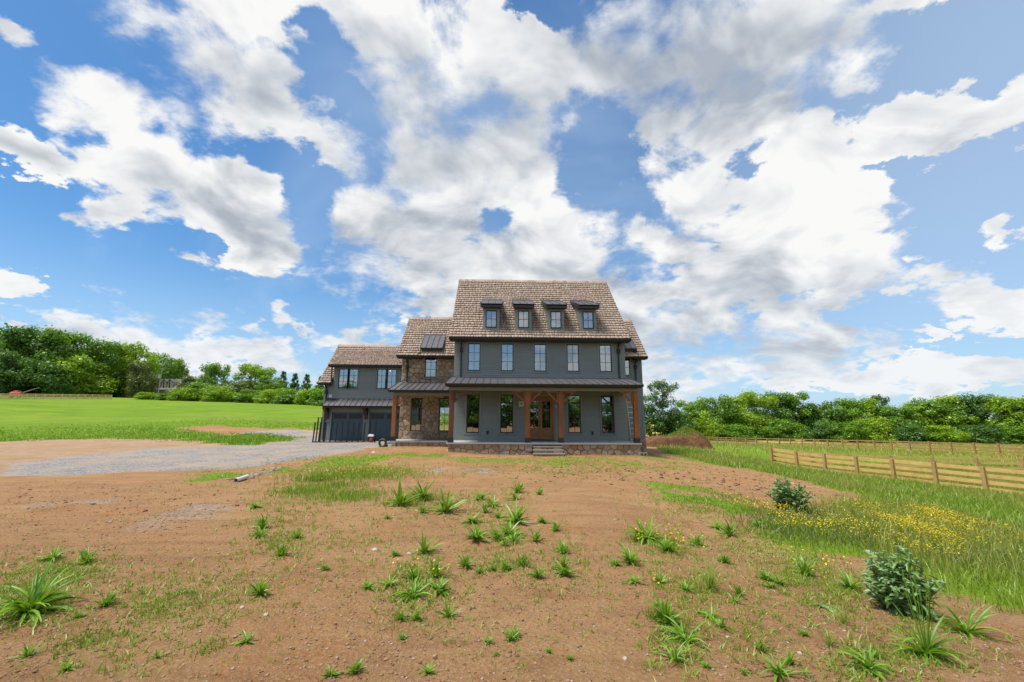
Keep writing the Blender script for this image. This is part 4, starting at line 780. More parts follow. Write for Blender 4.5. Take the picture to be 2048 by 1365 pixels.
def tree_proto(key, seed, shape, n, leaf, lobes, m, trunk=.022):
    V, F, t, C_ = crown_mesh(key, seed, n, lobes, leaf, shape); o = npmesh('crown', V, F, M[m], t); me = o.data; bpy.data.objects.remove(o); mb = MB(); g = random.Random(seed)
    top = .8 if shape != 'bush' else .5; b = [(0, 0, -.02)]; x = y = 0
    for i in range(1, 6): x += g.uniform(-.012, .012); y += g.uniform(-.012, .012); b.append((x, y, top*i/5))
    mb.tube(b, [trunk*(1.25-.2*i) for i in range(6)], 7)
    for i in g.sample(range(len(C_)), min(9, len(C_))):
        c = C_[i]; z0 = max(.1, c[2]*.6); mb.tube([(0, 0, z0), ((c[0])*.55, c[1]*.55, z0+(c[2]-z0)*.6), tuple(c[:3])], [trunk*.5, trunk*.3, trunk*.12], 5)
    q = mb.build('trunk', M['bark']); tm = q.data; bpy.data.objects.remove(q); PROTO[key] = (me, tm)
for i in range(5): tree_proto('broad%d' % i, 100+i, 'broad', 12000, .0205, 58, 'leaf')
for i in range(3): tree_proto('bush%d' % i, 200+i, 'bush', 6500, .028, 36, 'leaf', .014)
tree_proto('conifer0', 301, 'conifer', 4200, .026, 60, 'leaf_dark', .016); tree_proto('sparse0', 401, 'sparse', 4200, .020, 46, 'leaf_grey', .016)
def tree(name, key, x, y, w_, h, m, label, group=None, cat='tree', sink=.0):
    z = float(T(x, y))-sink; e = empty(name, (x, y, z)); tag(e, label, cat, group); me, tm = PROTO[key]
    for nm, dm in (('trunk', tm), ('crown', me)):
        o = bpy.data.objects.new(nm, dm); link(o, e); o.scale = (w_, w_, h); o.rotation_euler = (0, 0, R.uniform(0, 6.28))
        if nm == 'crown': o.material_slots[0].link = 'OBJECT'; o.material_slots[0].material = M[m]
    return e
def px_tree(u, top, base, zc, wpx, kind, m, label, group=None, name='tree', cat='tree'):
    P = atz(u, base, zc); h = (T(P[0], P[1])*0+(base-top)/FPX*zc*1.06); z0 = float(T(P[0], P[1])); tz = atz(u, top, zc)[2]; h = max(1., tz-z0)
    return tree(name, kind, P[0], P[1], wpx/FPX*zc*1.12, h*1.03, m, label, group, cat)
GL = 'tall trees in the wood on the left hill'
for (u, top, base, zc, wp, kd, m, lb) in [
 (-35,660,798,132,120,'broad0','leaf','mid green tree cut by the left picture edge, behind the pine fence'), (35,654,798,136,115,'broad1','leaf_dark','tall dark green tree at the far left of the hill wood'),
 (85,658,798,140,110,'broad2','leaf','tallest crown in the hill wood, second from the left edge'), (135,668,798,146,105,'broad3','leaf','tall green tree in the middle of the hill wood'),
 (182,682,798,154,95,'broad4','leaf','green tree right of the hill wood middle, its crown lower'), (222,694,798,166,80,'broad1','leaf_dark','dark green tree in the dip between hill wood and single tall tree'),
 (10,705,797,126,85,'broad3','leaf_dark','low dark tree in front of the hill wood at the left edge'), (70,712,797,130,90,'bush0','leaf_dark','dark undergrowth tree behind the red machine'),
 (120,708,797,138,90,'bush1','leaf_bright','bright yellow green tree at the front of the hill wood'), (165,722,797,146,85,'bush2','leaf_bright','pale green low tree at the front of the hill wood'),
 (208,728,797,160,75,'bush0','leaf','low bushy tree above the right end of the hill fence'), (258,686,800,160,85,'broad2','leaf_bright','single tall light green tree right of the hill wood'),
 (276,722,801,154,50,'bush1','leaf_olive','dark olive cedar beside the utility pole'), (238,745,800,158,60,'bush2','leaf_dark','dark shrubby tree under the single tall tree'),
 (322,712,800,215,70,'broad0','leaf','round green tree behind the neighbour house'), (348,733,800,225,50,'broad3','leaf_dark','small dark tree behind the right end of the neighbour house')]: px_tree(u, top, base, zc*1.12, wp, kd, m, lb, GL)
GH = 'hedgerow below the skyline left of the garage'
for (u, top, base, zc, wp, kd, m, lb) in [
 (296,784,801,150,38,'bush0','leaf_bright','small bright bush at the foot of the utility pole'), (338,788,802,148,46,'bush1','leaf','low round bush below the neighbour house'), (368,774,803,145,50,'bush2','leaf_bright','pale green bush right of the neighbour house'),
 (398,762,804,150,60,'bush0','leaf','mid green bush in the hedge left of the two taller trees'), (380,752,803,170,50,'bush1','leaf_olive','olive round tree behind the hedge right of the neighbour house'), (425,728,804,165,62,'broad1','leaf','round topped tree, left of the two taller trees in the hedge'),
 (440,770,805,142,60,'bush2','leaf_bright','bright green bush in the middle of the hedge'), (470,756,806,150,62,'bush0','leaf_olive','olive bush between the two taller hedge trees'), (505,730,807,160,78,'broad4','leaf_bright','yellow green round tree, right of the two taller trees in the hedge'),
 (535,752,807,152,60,'broad2','leaf','green tree just right of the yellow green hedge tree'), (502,778,808,138,58,'bush1','leaf','low dark bush in front of the yellow green hedge tree'), (545,775,809,134,58,'bush0','leaf_bright','bright low bush below the conifers, farthest from the garage'),
 (582,776,810,130,60,'bush2','leaf','low bush below the conifers, second from the garage'), (618,776,811,126,60,'bush1','leaf_bright','bright low bush below the conifers, nearest the garage'), (652,774,812,122,60,'bush0','leaf','bush at the garage corner, half hidden by the house'),
 (562,744,808,175,46,'conifer0','leaf_dark','leftmost dark conifer in the row left of the garage'), (585,748,808,178,46,'conifer0','leaf_dark','second dark conifer from the left in the row'), (610,750,808,175,46,'conifer0','leaf_dark','third dark conifer from the left in the row'), (636,754,810,175,46,'conifer0','leaf_dark','dark conifer nearest the garage roof')]: px_tree(u, top, base, zc, wp, kd, m, lb, GH)
GR = 'tree row behind the right hand meadow'
for (u, top, base, zc, wp, kd, m, lb) in [
 (1326,764,872,104,84,'sparse0','leaf_grey','thin airy grey green tree with sky showing through, right of the house'), (1300,806,872,106,62,'bush1','leaf_dark','dark bush beside the right house corner'), (1356,820,875,106,60,'bush0','leaf_dark','dark low bush under the airy tree'),
 (1378,802,877,112,80,'broad2','leaf','first leafy green tree right of the airy tree'), (1402,818,878,108,62,'bush2','leaf_bright','bright yellow green low tree above the dirt mound'), (1436,794,879,116,80,'broad0','leaf','green tree right of the dirt mound'),
 (1482,796,880,118,80,'broad3','leaf_bright','light green broad tree, second right of the dirt mound'), (1520,786,880,122,78,'broad4','leaf_bright','tall yellow green tree in the left half of the right row'), (1556,788,880,126,80,'broad1','leaf_dark','dark green tree behind the tall yellow green one'),
 (1600,786,880,124,84,'broad2','leaf','flat topped green tree above the far fence'), (1642,806,880,122,72,'broad0','leaf_dark','dark gap tree in the lower part of the right row'), (1690,800,881,118,84,'broad3','leaf','broad green tree left of the small dark pine'),
 (1732,800,882,118,70,'broad4','leaf_bright','light green tree just left of the small dark pine'), (1766,793,882,122,50,'sparse0','leaf_dark','small dark pine rising above the right row'), (1742,832,882,108,64,'bush0','leaf_bright','bright low bush in front below the small dark pine'),
 (1800,814,883,114,84,'broad1','leaf','green tree right of the small dark pine'), (1842,806,884,116,84,'broad2','leaf_bright','light green tree in the middle of the right end'), (1882,798,885,114,86,'broad0','leaf','rounded green tree near the right end'),
 (1922,794,886,112,92,'broad3','leaf_bright','wide yellow green tree near the right end'), (1972,792,887,110,92,'broad4','leaf_dark','wide dark green tree near the right edge'), (2022,796,889,106,92,'broad1','leaf_bright','light green tree touching the right picture edge'),
 (2075,800,890,104,92,'broad2','leaf','tree cut off by the right picture edge'), (1700,842,882,106,64,'bush1','leaf','low bush in front of the broad green tree'), (1832,846,884,106,62,'bush2','leaf_dark','dark low bush at the meadow edge, right part'),
 (1960,846,888,102,66,'bush0','leaf_dark','dark low bush under the wide dark tree'), (1562,838,881,112,72,'bush1','leaf','low green bush under the dark tree above the far fence'), (1642,842,881,112,62,'bush2','leaf_dark','dark low bush at the meadow edge, middle part'),
 (2035,852,890,100,62,'bush1','leaf','low bush at the meadow edge by the right picture edge'), (1470,846,880,110,70,'bush0','leaf','low green bush behind the far fence, left part'), (1890,850,886,102,62,'bush1','leaf_bright','bright low bush under the wide yellow green tree')]: px_tree(u, top, base, zc, wp, kd, m, lb, GR)
for i in range(20):      # the tree line behind the viewer, seen only as the reflection in the windows
    x = -110+i*11+R.uniform(-3, 3); tree('tree', 'broad%d' % (i % 5) if i % 3 else 'bush1', x, -62+R.uniform(-6, 6), R.uniform(16, 20), R.uniform(8, 13), ('leaf', 'leaf_dark')[i % 2], 'tree behind the viewer, mirrored in the house windows', 'trees mirrored in the windows')
# ================================================================== fences
def fence(pts, spacing, hgt, rails, label, group=None, post_w=.13, rw=.14, side=1, m='rail_wood', pm='post_wood', sinkpost=.3):
    """post and board fence along the polyline pts"""
    P = []; 
    for (ax, ay), (bx, by) in zip(pts, pts[1:]):
        L_ = math.hypot(bx-ax, by-ay); n = max(1, round(L_/spacing)); P += [(ax+(bx-ax)*i/n, ay+(by-ay)*i/n) for i in range(n)]
    P.append(pts[-1]); x0, y0 = P[0]; z0 = float(T(x0, y0)); e = empty('board_fence', (x0, y0, z0)); tag(e, label, 'fence', group); off = (x0, y0, z0)
    Z = [float(T(x, y)) for x, y in P]
    for i, (x, y) in enumerate(P):
        j = min(i, len(P)-2); a = math.atan2(P[j+1][1]-P[j][1], P[j+1][0]-P[j][0]); ca, sa = math.cos(a)*post_w/2, math.sin(a)*post_w/2; z1 = Z[i]+hgt+R.uniform(.0, .05); lx, ly = R.uniform(-.012, .012), R.uniform(-.012, .012)
        ring = [(-ca+sa, -sa-ca), (ca+sa, sa-ca), (ca-sa, sa+ca), (-ca-sa, -sa+ca)]
        MB().hexa([(x+p, y+q, Z[i]-sinkpost) for p, q in ring]+[(x+p+lx, y+q+ly, z1) for p, q in ring]).build('post', M[pm], e, False, off)
    for i in range(len(P)-1):
        (ax, ay), (bx, by) = P[i], P[i+1]; dx_, dy_ = bx-ax, by-ay; L_ = math.hypot(dx_, dy_); nx_, ny_ = -dy_/L_*side, dx_/L_*side; o0, o1 = post_w/2+.002, post_w/2+.04
        for k, zz in enumerate(rails):
            ja, jb = R.uniform(-.018, .018), R.uniform(-.018, .018); hw = rw/2; za, zb = Z[i]+zz+ja, Z[i+1]+zz+jb; sx, sy = dx_/L_*.006, dy_/L_*.006
            MB().hexa([(ax+nx_*o0+sx, ay+ny_*o0+sy, za-hw), (bx+nx_*o0-sx, by+ny_*o0-sy, zb-hw), (bx+nx_*o1-sx, by+ny_*o1-sy, zb-hw), (ax+nx_*o1+sx, ay+ny_*o1+sy, za-hw),
                       (ax+nx_*o0+sx, ay+ny_*o0+sy, za+hw), (bx+nx_*o0-sx, by+ny_*o0-sy, zb+hw), (bx+nx_*o1-sx, by+ny_*o1-sy, zb+hw), (ax+nx_*o1+sx, ay+ny_*o1+sy, za+hw)]).build('board', M[m], e, False, off)
    return e
c0 = atz(1545,931,34.5)[:2]; c1 = atz(1993,988,22.5)[:2]; dd2 = (c1-c0)/np.linalg.norm(c1-c0); ln = np.linalg.norm(c1-c0)
fence([tuple(c0), tuple(c0+dd2*(ln+8.))], 2.12, 1.30, (.16, .50, .84, 1.18), 'near golden pine fence with four boards, running out at the right edge', None, .16, .19, 1)
mf = [atz(u, 931, z)[:2] for u, z in ((1551, 34.6), (1700, 33.4), (2048, 31), (2250, 30))]; fence([tuple(q) for q in mf], 2.44, 1.30, (.60, .92, 1.22), 'middle pine fence seen through the near fence, half sunk in tall grass', None, .14, .14, 1)
ff = [atz(u, 900, z)[:2] for u, z in ((1404, 95), (1560, 76), (1750, 60), (1950, 49), (2110, 42))]; fence([tuple(q) for q in ff], 2.44, 1.40, (.55, .92, 1.28), 'long far pasture fence in front of the hay meadow', None, .16, .14, 1, 'far_wood', 'far_wood')
lf = [atz(u, 797, z)[:2] for u, z in ((-60, 101), (0, 105), (70, 114), (140, 124), (223, 138))]; fence([tuple(q) for q in lf], 2.5, 1.40, (.22, .58, .94, 1.30), 'pale pine fence on the left hill in front of the wood', None, .16, .22, 1, 'hill_wood', 'hill_wood')
# ================================================================== neighbour house, utility pole, red machine
nh = atz(325, 786, 195); nz0 = float(T(nh[0], nh[1])); nb = empty('neighbour_house', (nh[0], nh[1], nz0)); tag(nb, 'far neighbour house with grey roof and three white dormers behind the hedge', 'house'); no = (0, 0, 0)
nb.rotation_euler = (0, 0, rad(-12)); zt = atz(325, 758, 195)[2]-nz0; zd = atz(325, 778, 195)[2]-nz0
M['n_wall'] = paint('cream_siding', (.42, .36, .29), .1, .7); M['n_roof'] = paint('grey_shingle', (.12, .115, .12), .2, .9)
MB().box(-7, 6, 0, 8, -1, zd-.4).build('wall', M['n_wall'], nb); MB().prismx([(-.6, zd-.4), (4, zt+.3), (8.6, zd-.4)], -7.4, 6.4).build('roof', M['n_roof'], nb)
for i, x in enumerate((-3.6, -.1, 3.0)):
    d = MB().prism([(x-1.1, zd-.5), (x+1.1, zd-.5), (x+1.1, zt-1.3), (x, zt-.2), (x-1.1, zt-1.3)], .2, 3.6).build('dormer', M['n_wall'], nb); MB().box(x-.42, x+.42, .12, .2, zd+.2, zt-1.5).build('window', M['frame'], d)
    MB().box(x-.58, x-.43, .08, .19, zd+.1, zt-1.4).build('casing', M['white'], d); MB().box(x+.43, x+.58, .08, .19, zd+.1, zt-1.4).build('casing', M['white'], d); MB().box(x-.42, x+.42, .09, .19, zt-1.55, zt-1.4).build('casing', M['white'], d)
    MB().prism([(x-1.35, zt-1.5), (x, zt-.15), (x+1.35, zt-1.5), (x+1.35, zt-1.25), (x, zt+.12), (x-1.35, zt-1.25)], -.1, 3.6).build('dormer_roof', M['n_roof'], d)
up = atz(314, 800, 172); uz = float(T(up[0], up[1])); ue = empty('utility_pole', (up[0], up[1], uz)); tag(ue, 'grey wooden utility pole with a pale transformer, beside the neighbour house', 'utility pole'); ph = atz(314, 734, 172)[2]-uz
M['pole'] = wood('grey_pole', (.20, .18, .16), (.32, .30, .27)); M['can'] = paint('transformer_grey', (.40, .45, .50), .1, .45)
MB().tube([(0, 0, -.5), (.35, 0, ph)], [.24, .16], 8).build('pole', M['pole'], ue); MB().tube([(.02, -.5, ph-4.3), (.02, -.5, ph-2.9)], [.36, .36], 12).build('transformer', M['can'], ue); MB().beam((-.9, 0, ph-.6), (1.6, 0, ph-.6), .14, .14).build('crossarm', M['pole'], ue)
M['red'] = paint('red_machine_paint', (.42, .045, .02), .2, .5)
rp = atz(31, 793, 121); rz_ = float(T(rp[0], rp[1])); re_ = empty('farm_machine', (rp[0], rp[1], rz_)); tag(re_, 'small red farm machine under the trees behind the hill fence', 'machine')
MB().prismx([(-.6, .5), (.6, .5), (.6, 1.5), (.2, 1.75), (-.6, 1.35)], -1.3, 1.3).build('body', M['red'], re_); MB().prismx([(-.45, 1.4), (.3, 1.4), (.2, 2.05), (-.2, 2.0)], -.5, .6).build('hood', M['red'], re_)
for x in (-1., 1.): MB().tube([(x-.12, 0, .45), (x+.12, 0, .45)], .45, 14).build('wheel', M['black'], re_)
lp = atz(50, 790, 124); lo_ = MB().tube([(-2.2, 0, .6), (0, .2, 1.5), (2.6, .3, 2.5)], [.16, .13, .08], 8).build('fallen_log', M['pole']); lo_.location = (lp[0], lp[1], float(T(lp[0], lp[1]))+.3); tag(lo_, 'pale bare log leaning beside the red farm machine', 'log')
# ================================================================== dirt mound at the right of the house
mc = atz(1352, 893, 44); g1 = np.linspace(-1.25, 1.25, 70); MX, MY = np.meshgrid(g1, g1); wx, wy = 3.6, 2.4
hh = sstep(1-np.sqrt(((MX+.1)/1.15)**4+(MY/.85)**4), 0, .55)*.95+np.exp(-((MX-.38)/.36)**2-(MY/.55)**2)*.85; hh *= sstep(1.25-np.maximum(abs(MX), abs(MY)), 0, .35); hh = hh*(.82+.5*fbm(MX*3+5, MY*3, 4, 77))+(fbm(MX*9, MY*9, 3, 78)-.5)*.28*np.clip(hh*2, 0, 1)
PX, PY_ = mc[0]+MX*wx, mc[1]+MY*wy; zb_ = float(T(mc[0], mc[1])); PZ = T(PX, PY_)-.12+hh*1.0
def f_soil(n):
    p = n.pos(); a = n.noise(p, 2.2, 6, .65, .5); b = n.noise(p, 14, 5, .65)
    return pbr(n, n.mix(n.smooth(b, .4, .7, 0, .6), n.mix(n.smooth(a, .3, .7), (.075, .032, .016), (.20, .095, .048)), (.26, .14, .075)), .95, 0, n.math('ADD', a, b), 1., .08, .15)
M['soil'] = mat('red_subsoil', f_soil); me_ = empty('dirt_mound', (mc[0], mc[1], zb_)); tag(me_, 'heap of red brown soil with weeds on top, right of the house', 'dirt mound'); mi = np.arange(70*70).reshape(70, 70)
npmesh('heap', np.stack([PX.ravel()-mc[0], PY_.ravel()-mc[1], PZ.ravel()-zb_], 1), np.stack([mi[:-1, :-1].ravel(), mi[:-1, 1:].ravel(), mi[1:, 1:].ravel(), mi[1:, :-1].ravel()], 1), M['soil'], None, me_, True)
# ================================================================== grass
def blades(name, x, y, h, wd, m, tint=None, z=None, lean=.55, parent=None, off=None, droop=.25):
    n = len(x); z = T(x, y)-.01 if z is None else z; a = RN.random(n)*6.283; le = RN.random(n)*lean; b = RN.random(n)*6.283; wv = np.stack([np.cos(b), np.sin(b), b*0], 1)*(wd/2)[:, None]
    dr = np.stack([np.cos(a)*le, np.sin(a)*le, np.ones(n)], 1); B = np.stack([x, y, z], 1); Mi = B+dr*(h*.55)[:, None]; Tp = B+dr*h[:, None]; Tp[:, :2] += dr[:, :2]*(h*droop)[:, None]; Tp[:, 2] -= h*droop*le
    V = np.stack([B-wv, B+wv, Mi+wv*.75, Mi-wv*.75, Tp], 1).reshape(-1, 3); i = np.arange(n)[:, None]*5
    F = np.concatenate([i+np.array([[0, 1, 2]]), i+np.array([[0, 2, 3]]), i+np.array([[3, 2, 4]])]); t = RN.random(n) if tint is None else tint
    if off is not None: V = V-np.array(off)
    o = npmesh(name, V, F, M[m], np.concatenate([t, t, t]), parent); o['kind'] = 'stuff'; return o
def scatter(n, ymin, ymax, fov=1.25, pw=1.6, xr=None):
    """random ground spots, denser towards the viewer"""
    y = ymin*(ymax/ymin)**(RN.random(n)**(1/pw)*1.0); x = (RN.random(n)*2-1)*fov*y if xr is None else xr[0]+RN.random(n)*(xr[1]-xr[0]); return x, y
def keep(n, ymin, ymax, which, thr=0., pw=1.6, xr=None, fov=1.25):
    x, y = scatter(n, ymin, ymax, fov, pw, xr); k = masks(x, y); d = which(k, x, y); s = RN.random(n) < d; return x[s], y[s]
# lawn and rough grass on the right, thick near the fence
x, y = keep(430000, 3.5, 38, lambda k, x, y: k[5]*(x > 0)*(.35+.65*sstep(fbm(x*.7, y*.7, 3, 91), .3, .6)), pw=1.3, xr=(2.5, 46)); d = np.hypot(x, y)
sdf = sdist(x, y, P_FLOWER); tall = .55+.75*fbm(x*.5, y*.5, 3, 92); h = (.10+.20*RN.random(len(x))**1.4)*tall*(.55+.45*sstep(d, 6, 16)); blades('rough_grass', x, y, h*1.1, .004+.0007*d+.003*RN.random(len(x)), 'grass', lean=.75)['label'] = 'rough green grass between the yard and the pasture fences'
x, y = keep(70000, 6, 36, lambda k, x, y: k[5]*sstep(fbm(x*.4, y*.4, 3, 95), .42, .6), pw=1.2, xr=(5, 44)); d = np.hypot(x, y); blades('seed_grass', x, y, .24+.26*RN.random(len(x)), .003+.0005*d, 'hay', lean=.45)['label'] = 'pale seeding grass stalks along the pasture fence'
# meadow beyond
x, y = keep(90000, 26, 100, lambda k, x, y: np.maximum(k[3], .5*k[5])*(x > 8), pw=1.1, xr=(10, 130)); d = np.hypot(x, y); blades('meadow_grass', x, y, .22+.25*RN.random(len(x)), .006+.0008*d, 'hay')['label'] = 'tan hay meadow behind the right hand fences'
x, y = keep(60000, 18, 34, lambda k, x, y: sstep(sdist(x, y, P_HAY2), -.5, .8), pw=1., xr=(14, 46)); blades('paddock_grass', x, y, .35+.35*RN.random(len(x)), .012+.012*RN.random(len(x)), 'hay', lean=.4)['label'] = 'tall pale grass between the near and middle fences'
# left field edge
x, y = keep(200000, 26, 75, lambda k, x, y: k[4]*(x < -6)*(1-sstep(np.hypot(x, y), 38, 74)), pw=1.0, xr=(-85, -4)); d = np.hypot(x, y); blades('field_grass', x, y, (.07+.13*RN.random(len(x)))*(.7+.8*fbm(x*.2, y*.2, 2, 97))*(1.3-.01*d), .006+.0008*d, 'lawn', lean=.8)['label'] = 'bright green grass of the left hill field'
# thin grass on the yard
x, y = keep(240000, 2.2, 27, lambda k, x, y: np.clip(k[0]-k[5]-k[4], 0, 1)*.8, pw=1.3, xr=(-16, 13)); d = np.hypot(x, y); blades('sparse_grass', x, y, .015+.04*RN.random(len(x))+.0014*d, .003+.0006*d, 'lawn', lean=1.2)['label'] = 'thin fresh grass coming up on the bare yard'
for (pu, pv, rr_, nn, hh_) in [(720,952,2.6,2600,.24),(605,985,1.,600,.2),(705,995,1.,900,.2),(630,962,.7,400,.28),(800,1008,.6,350,.15),(845,998,.6,350,.16),(670,975,1.2,600,.18),(340,1215,.5,420,.05),(175,1283,.3,300,.05),(420,1295,.2,160,.045),(550,1085,.6,260,.06),(1300,1080,.5,500,.09),(60,1165,.9,500,.06),(1320,1240,.15,160,.1),(1480,1000,1.,700,.07),(1400,1010,1.2,900,.06)]:
    cx, cy = gp(pu, pv); x = cx+RN.normal(size=nn)*rr_*.38; y = cy+RN.normal(size=nn)*rr_*.42; blades('weed_patch', x, y, hh_*(.5+.6*RN.random(nn)), .003+RN.random(nn)*.006+.0006*cy, 'grass' if hh_ > .12 else 'lawn', lean=.7)['label'] = 'patch of loose green weeds on the bare yard'
x = mc[0]+.32*wx+RN.normal(size=2200)*wx*.30; y = mc[1]+RN.normal(size=2200)*wy*.33
ux, uy = (x-mc[0])/wx, (y-mc[1])/wy; ok = (abs(ux) < 1.15) & (abs(uy) < 1.15); x, y = x[ok], y[ok]; ii = np.clip(((y-mc[1])/wy+1.25)/2.5*69, 0, 68.9); jj = np.clip(((x-mc[0])/wx+1.25)/2.5*69, 0, 68.9); i0, j0 = ii.astype(int), jj.astype(int); fi, fj = ii-i0, jj-j0
zz = (PZ[i0, j0]*(1-fi)*(1-fj)+PZ[i0+1, j0]*fi*(1-fj)+PZ[i0, j0+1]*(1-fi)*fj+PZ[i0+1, j0+1]*fi*fj); blades('weeds', x, y, .12+.22*RN.random(len(x)), .03+.02*RN.random(len(x)), 'lawn', z=zz-.02, parent=me_, off=(mc[0], mc[1], zb_))
sx_, sy_ = [], []
for (pu, pv, ru, rv, nn) in [(840,1170,75,50,420),(1000,1050,80,70,420),(880,1010,90,30,320),(1010,1130,60,25,120),(1340,1110,120,50,420),(1400,1180,60,30,160),(1350,1270,60,60,200),(1600,1150,90,50,520),(1680,1200,60,40,200),(1850,1270,120,70,300),(600,1000,110,40,420),(560,1080,90,50,260),(330,1210,110,50,200),(120,1150,120,40,420),(60,1210,90,40,300),(450,1180,150,60,160),(700,1090,120,50,160),(1130,1120,60,60,160),(1500,1080,60,40,260),(1380,1000,90,30,500),(1110,940,180,18,600),(700,930,140,20,500),(1500,1270,120,60,160),(250,1290,150,50,90),(1750,1320,120,40,200)]:
    c_ = np.array([gp(pu, pv), gp(pu+ru, pv), gp(pu, pv-rv)]); ax = c_[1]-c_[0]; ay = c_[2]-c_[0]; g0, g1_ = RN.normal(size=nn)*.55, RN.normal(size=nn)*.55; sx_.append(c_[0][0]+ax[0]*g0+ay[0]*g1_); sy_.append(c_[0][1]+ax[1]*g0+ay[1]*g1_)
cx_ = np.concatenate(sx_); cy_ = np.concatenate(sy_); k_ = 6; x = np.repeat(cx_, k_)+RN.normal(size=len(cx_)*k_)*.022; y = np.repeat(cy_, k_)+RN.normal(size=len(cx_)*k_)*.022; ok = (y > 1.6) & (y < 23.2); x, y = x[ok], y[ok]
blades('seedlings', x, y, .02+.055*RN.random(len(x))**1.5+.0015*y, .004+.005*RN.random(len(x))+.0005*y, 'grass', lean=1.3)['label'] = 'tiny seedlings sprouting over the bare soil'
# yellow flowers
def flowers(name, x, y, hgt, sz, label):
    n = len(x); z = T(x, y)+hgt; V = []; F = []; a0 = RN.random(n)*6.28
    ring = np.array([(math.cos(k*2*math.pi/5), math.sin(k*2*math.pi/5)) for k in range(5)]); tl = RN.normal(size=(n, 2))*.35
    c = np.stack([x, y, z], 1); vs = [c]
    for k in range(5):
        px_ = ring[k, 0]*np.cos(a0)-ring[k, 1]*np.sin(a0); py_ = ring[k, 0]*np.sin(a0)+ring[k, 1]*np.cos(a0); vs.append(c+np.stack([px_*sz, py_*sz, (px_*tl[:, 0]+py_*tl[:, 1]+.35)*sz], 1))
    V = np.stack(vs, 1).reshape(-1, 3); i = np.arange(n)[:, None]*6; F = np.concatenate([i+np.array([[0, 1+k, 1+(k+1) % 5]]) for k in range(5)]); t = RN.random(n)
    o = npmesh(name, V, F, M['flower'], np.tile(t, 5)); o['kind'] = 'stuff'; o['label'] = label
    blades(name+'_stems', x, y, hgt*1.0, np.full(n, .005)+.0003*y, 'grass', lean=.02, droop=0)['label'] = 'thin stems of the yellow flowers'
bb = P_FLOWER; n = 42000; x = bb[:, 0].min()+RN.random(n)*np.ptp(bb[:, 0]); y = bb[:, 1].min()+RN.random(n)*np.ptp(bb[:, 1]); sd = sdist(x, y, bb); k = (RN.random(n) < sstep(sd+(fbm(x*1.2, y*1.2, 3, 98)-.5)*3.5, -.6, 1.3)*(.12+.88*sstep(fbm(x*.9, y*.9, 3, 99), .35, .62))); x, y = x[k], y[k]
flowers('yellow_flowers', x, y, .11+.15*RN.random(len(x)), .005+.0006*y+.003*RN.random(len(x)), 'drift of small yellow wildflowers at the right')
x, y = keep(160000, 3.5, 16, lambda k, x, y: sstep(sdist(x, y, P_FLOWER), -.8, .6)*.8, pw=1., xr=(3, 20)); blades('feathery_weeds', x, y, .07+.15*RN.random(len(x)), .004+.0007*np.hypot(x, y), 'leaf_olive', lean=.9)['label'] = 'feathery olive weeds under the yellow flowers'
fx = []; 
for (pu, pv, nn, s_) in [(725,948,260,1.1),(1335,1092,50,.22),(1320,1195,14,.1),(1585,1130,60,.4),(1290,1078,26,.3),(880,1165,12,.1),(820,1150,8,.1)]:
    cx, cy = gp(pu, pv); fx += [(cx+R.gauss(0, s_), cy+R.gauss(0, s_*1.2)) for _ in range(nn)]
fx = np.array(fx); flowers('scattered_flowers', fx[:, 0], fx[:, 1], .10+.12*RN.random(len(fx)), .009+.0006*fx[:, 1], 'scattered yellow flowers among the yard weeds')
# pebbles
def pebbles(name, x, y, s, m, label):
    n = len(x); g_ = (1+5**.5)/2; iv = np.array([(-1,g_,0),(1,g_,0),(-1,-g_,0),(1,-g_,0),(0,-1,g_),(0,1,g_),(0,-1,-g_),(0,1,-g_),(g_,0,-1),(g_,0,1),(-g_,0,-1),(-g_,0,1)])/1.9; fv = np.array([(0,11,5),(0,5,1),(0,1,7),(0,7,10),(0,10,11),(1,5,9),(5,11,4),(11,10,2),(10,7,6),(7,1,8),(3,9,4),(3,4,2),(3,2,6),(3,6,8),(3,8,9),(4,9,5),(2,4,11),(6,2,10),(8,6,7),(9,8,1)])
    V = iv[None]*(1+RN.normal(size=(n, 12, 1))*.16)*s[:, None, None]*np.stack([RN.uniform(.7, 1.4, n), RN.uniform(.7, 1.3, n), RN.uniform(.35, .7, n)], 1)[:, None, :]; a = RN.random(n)*6.28; ca, sa = np.cos(a)[:, None], np.sin(a)[:, None]
    V = np.stack([V[..., 0]*ca-V[..., 1]*sa+x[:, None], V[..., 0]*sa+V[..., 1]*ca+y[:, None], V[..., 2]+(T(x, y)+s*.12)[:, None]], -1).reshape(-1, 3); F = (np.arange(n)[:, None, None]*12+fv[None]).reshape(-1, 3)
    o = npmesh(name, V, F, M[m], np.repeat(RN.random(n), 20)); o['kind'] = 'stuff'; o['label'] = label
def f_peb(n):
    t = n.attr('tint'); return pbr(n, n.mix(n.noise(n.pos(), 60, 3), n.ramp(t, [(0, (.15, .08, .045)), (.45, (.25, .15, .09)), (.8, (.33, .25, .18)), (1, (.42, .38, .33))]), (.24, .17, .12)), .85)
M['pebble'] = mat('pebble', f_peb)
def f_crumb(n): return pbr(n, n.ramp(n.attr('tint'), [(0, (.11, .052, .026)), (.6, (.21, .115, .06)), (1, (.30, .18, .10))]), .95)
M['crumb'] = mat('soil_crumb', f_crumb)
x, y = keep(26000, 1.8, 14, lambda k, x, y: (1-np.clip(k[0]*1.6, 0, 1))*.55, pw=1.0, fov=1.3); pebbles('pebbles', x, y, .003+.010*RN.random(len(x))**4+.0007*y, 'pebble', 'small stones strewn over the bare soil')
x, y = keep(22000, 4, 20, lambda k, x, y: np.clip(k[6]*.7, 0, 1), pw=1., xr=(-16, 3)); pebbles('loose_gravel', x, y, .006+.02*RN.random(len(x))**3+.0004*y, 'pebble', 'loose grey gravel scattered over the soil')
